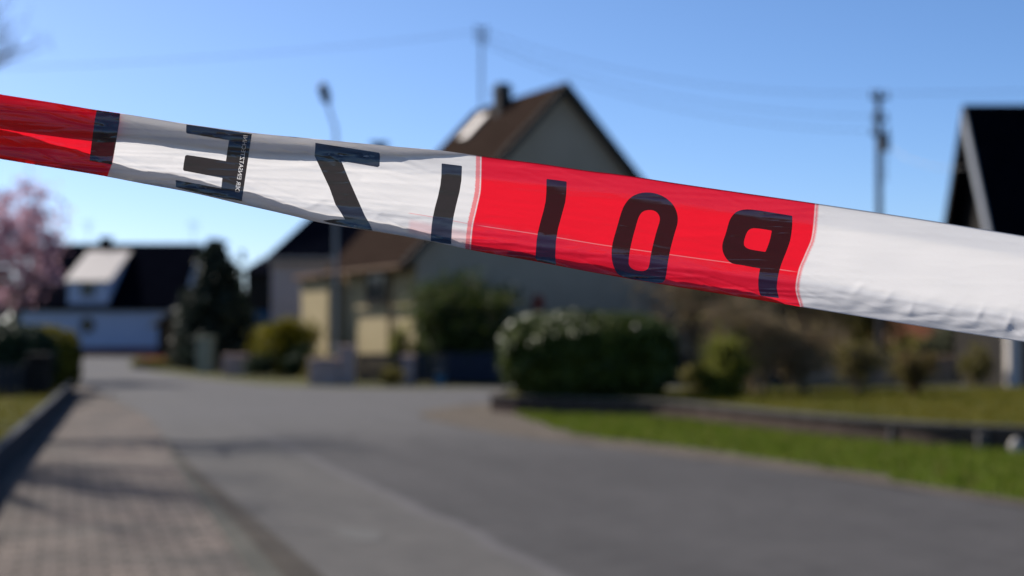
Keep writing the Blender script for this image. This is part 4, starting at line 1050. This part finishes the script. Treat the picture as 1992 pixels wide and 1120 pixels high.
# greenery in front of the grey gable
twig_shrub('green_bush', (X(905, 38.8), 38.8, 0), 1.4, 3.3, M['twig'], 'large loose green bush in front of the grey gable wall', 'bush', 21, 3, 3, (M['leaf_mid'], .08, 26), stems=8)
shrub('evergreen_bush', (X(885, 38.2), 38.2, 0), .95, 2.5, M['leaf_mid'], 'dense evergreen bush at the left corner of the grey gable', 'bush', 7000, .08, clumps=30)
shrub('corner_bush', (X(782, 38.2), 38.2, 0), .34, 1.5, M['leaf_lime'], 'pale yellow green bush behind the right stone pillar', 'bush', 2200, .05)
shrub('low_bush', (X(762, 36.55), 36.6, 0), .28, .50, M['leaf_olive'], 'small olive bush in front of the dark gate', 'bush', 1200, .05)
# left hedge behind the fence and the dark one beside it
hL = hedge('left_hedge', (X(55, 31.5), 31.5, 0), 1.0, .9, hz(640, 31.5)+.05, M['leaf_forsythia'], 'yellow green clipped hedge behind the dark gatepost at the left', 9000, .075, seed=4)
hL2 = hedge('dark_left_hedge', (X(-40, 28.8), 29.2, 0), 1.3, .8, 1.55, M['leaf_dark'], 'dark green hedge behind the fence at the left picture edge', 9000, .075, seed=6)
# blossom tree
def blossom():
    loc = Vector((X(10, 40), 40, 0)); r = empty('blossom_tree', loc, 'pink flowering tree with pale trunk at the left edge', 'flowering tree')
    mb, tips = branch_mesh((0, 0, -.05), 5.2, .95, 3, .24, 12, .55, 3, first=.45)
    mb.build('trunk', M['bark_pale'], r, True)
    P_ = []
    for q in tips:
        for k in range(20): P_.append((q.x+rng.normal()*.22, q.y+rng.normal()*.22, q.z+rng.normal()*.20))
    extra = clumpy(3200, (-.1, 0, 4.15), (1.6, 1.5, 1.75), 46, .20, .45); P_ = np.vstack([np.array(P_), extra]); P_ = P_[P_[:, 2] > 1.9]
    leaves('blossom', P_, .11, M['blossom'], r, 1.2)
blossom()
# bare tree leaning in from the left, mostly outside the frame; its shadow crosses the pavement
def bare_tree():
    r = empty('bare_tree', (-8.7, 19.8, 0), 'leafless tree whose thin twigs reach into the upper left corner', 'tree')
    mb, tips = branch_mesh((0, 0, -.05), 12.0, .68, 4, .38, 5, .75, 3, first=.36)
    rnd = random.Random(3)
    for q in tips:
        for k in range(2):
            d = Vector((rnd.gauss(0, 1), rnd.gauss(0, 1), rnd.gauss(.3, .7))).normalized()*.35
            mb.tube([q, q+d*.5, q+d], [.006, .004, .002], 3, False)
    mb.build('branches', M['bark'], r, True)
bare_tree()
shrub('unseen_shadow_shrub', (-4.5, 10.05, .09), .42, .85, M['leaf_dark'], 'unseen round evergreen added left of the frame to cast a shadow on the paving', 'bush', 3000, .05)  # out of view, added only for its shadow at the lower left
# right-hand garden shrubs
shrub('yellow_bush', (X(1405, 25.5), 25.7, GZ), .46, .95, M['leaf_lime'], 'bright yellow green bush beside the right end of the laurel hedge', 'bush', 3000, .05, clumps=18, tight=.5)
shrub('flat_shrub', (X(1372, 27.2), 27.3, GZ-.02), .55, .55, M['leaf_olive'], 'low olive shrub tucked behind the right end of the laurel hedge', 'bush', 2600, .05)
twig_shrub('brown_shrub', (X(1475, 26.6), 26.6, GZ), .8, 2.0, M['twig'], 'bushy leafless brown shrub right of the yellow green bush', 'shrub', 31, 3, 3, (M['leaf_tan'], .05, 8), stems=8)
twig_shrub('thin_brown_shrub', (X(1572, 26.9), 26.9, GZ), .75, 1.55, M['twig'], 'thin see-through brown shrub left of the utility pole foot', 'shrub', 37, 3, 3, (M['leaf_tan'], .05, 6), stems=7)
twig_shrub('low_brown_shrub', (X(1672, 27.4), 27.4, GZ), .7, 1.15, M['twig'], 'low wide tan shrub directly in front of the beige garden wall', 'shrub', 39, 3, 3, (M['leaf_olive'], .05, 6), stems=7)
twig_shrub('tall_brown_shrub', (X(1400, 34.5), 37.8, 0), 1.3, 3.9, M['twig'], 'tall leafless brown shrub behind the laurel hedge', 'shrub', 33, 3, 3, (M['leaf_tan'], .07, 10), stems=9)
twig_shrub('wide_brown_shrub', (X(1535, 40), 39.6, 0), 1.6, 3.9, M['twig'], 'wide leafless brown shrub in the gap behind the bushy garden shrub', 'shrub', 35, 3, 3, (M['leaf_tan'], .08, 12), stems=9)
shrub('olive_tree', (X(1650, 43), 43, 0), 1.35, 3.4, M['leaf_olive'], 'tall olive yellow bush under the white end of the tape', 'bush', 9000, .085, clumps=30)
shrub('green_tree', (X(1790, 45), 45, 0), 1.1, 1.12, M['leaf_lime2'] if 'leaf_lime2' in M else M['leaf_olive'], 'rounded olive bush in front of the orange roof', 'bush', 7000, .085, clumps=30)
shrub('wall_bush', (X(1846, 41), 41, 0), .75, 1.75, M['leaf_grey'], 'greyish green bush beside the steep black house', 'bush', 5000, .07, clumps=26)
shrub('grey_bush', (X(1590, 36.5), 39.9, 0), 1.0, 1.5, M['leaf_grey'], 'greyish bush behind the low beige garden wall', 'bush', 5000, .08)
twig_shrub('red_twig_shrub', (X(1783, 26.0), 26.2, GZ), .42, .95, M['twig_red'], 'small rounded reddish brown shrub standing on the dry lawn', 'shrub', 41, 4, 3, (M['leaf_olive'], .04, 6), stems=7)
shrub('hanging_bush', (X(1975, 31), 35.9-2.2, 0), .35, 1.0, M['leaf_olive'], 'low bush at the right edge before the steep black house', 'bush', 1500, .05)

# far wood closing the horizon
def far_wood():
    P_ = []
    for k in range(240):
        x = -95+190*k/239+rng.normal()*1.2; y = 104+rng.normal()*5; h = 5.2+rng.random()*1.6
        P_.append(clumpy(150, (x, y, h*.5), (1.9, 1.9, h*.5), 12, .35, .3))
    P_ = np.vstack(P_); P_[:, 2] = np.abs(P_[:, 2])
    o = leaves('far_wood', P_, .55, M['leaf_dark'], None, 1.4); lab(o, kind='stuff')
    # solid shadowy inside of the wood
far_wood()
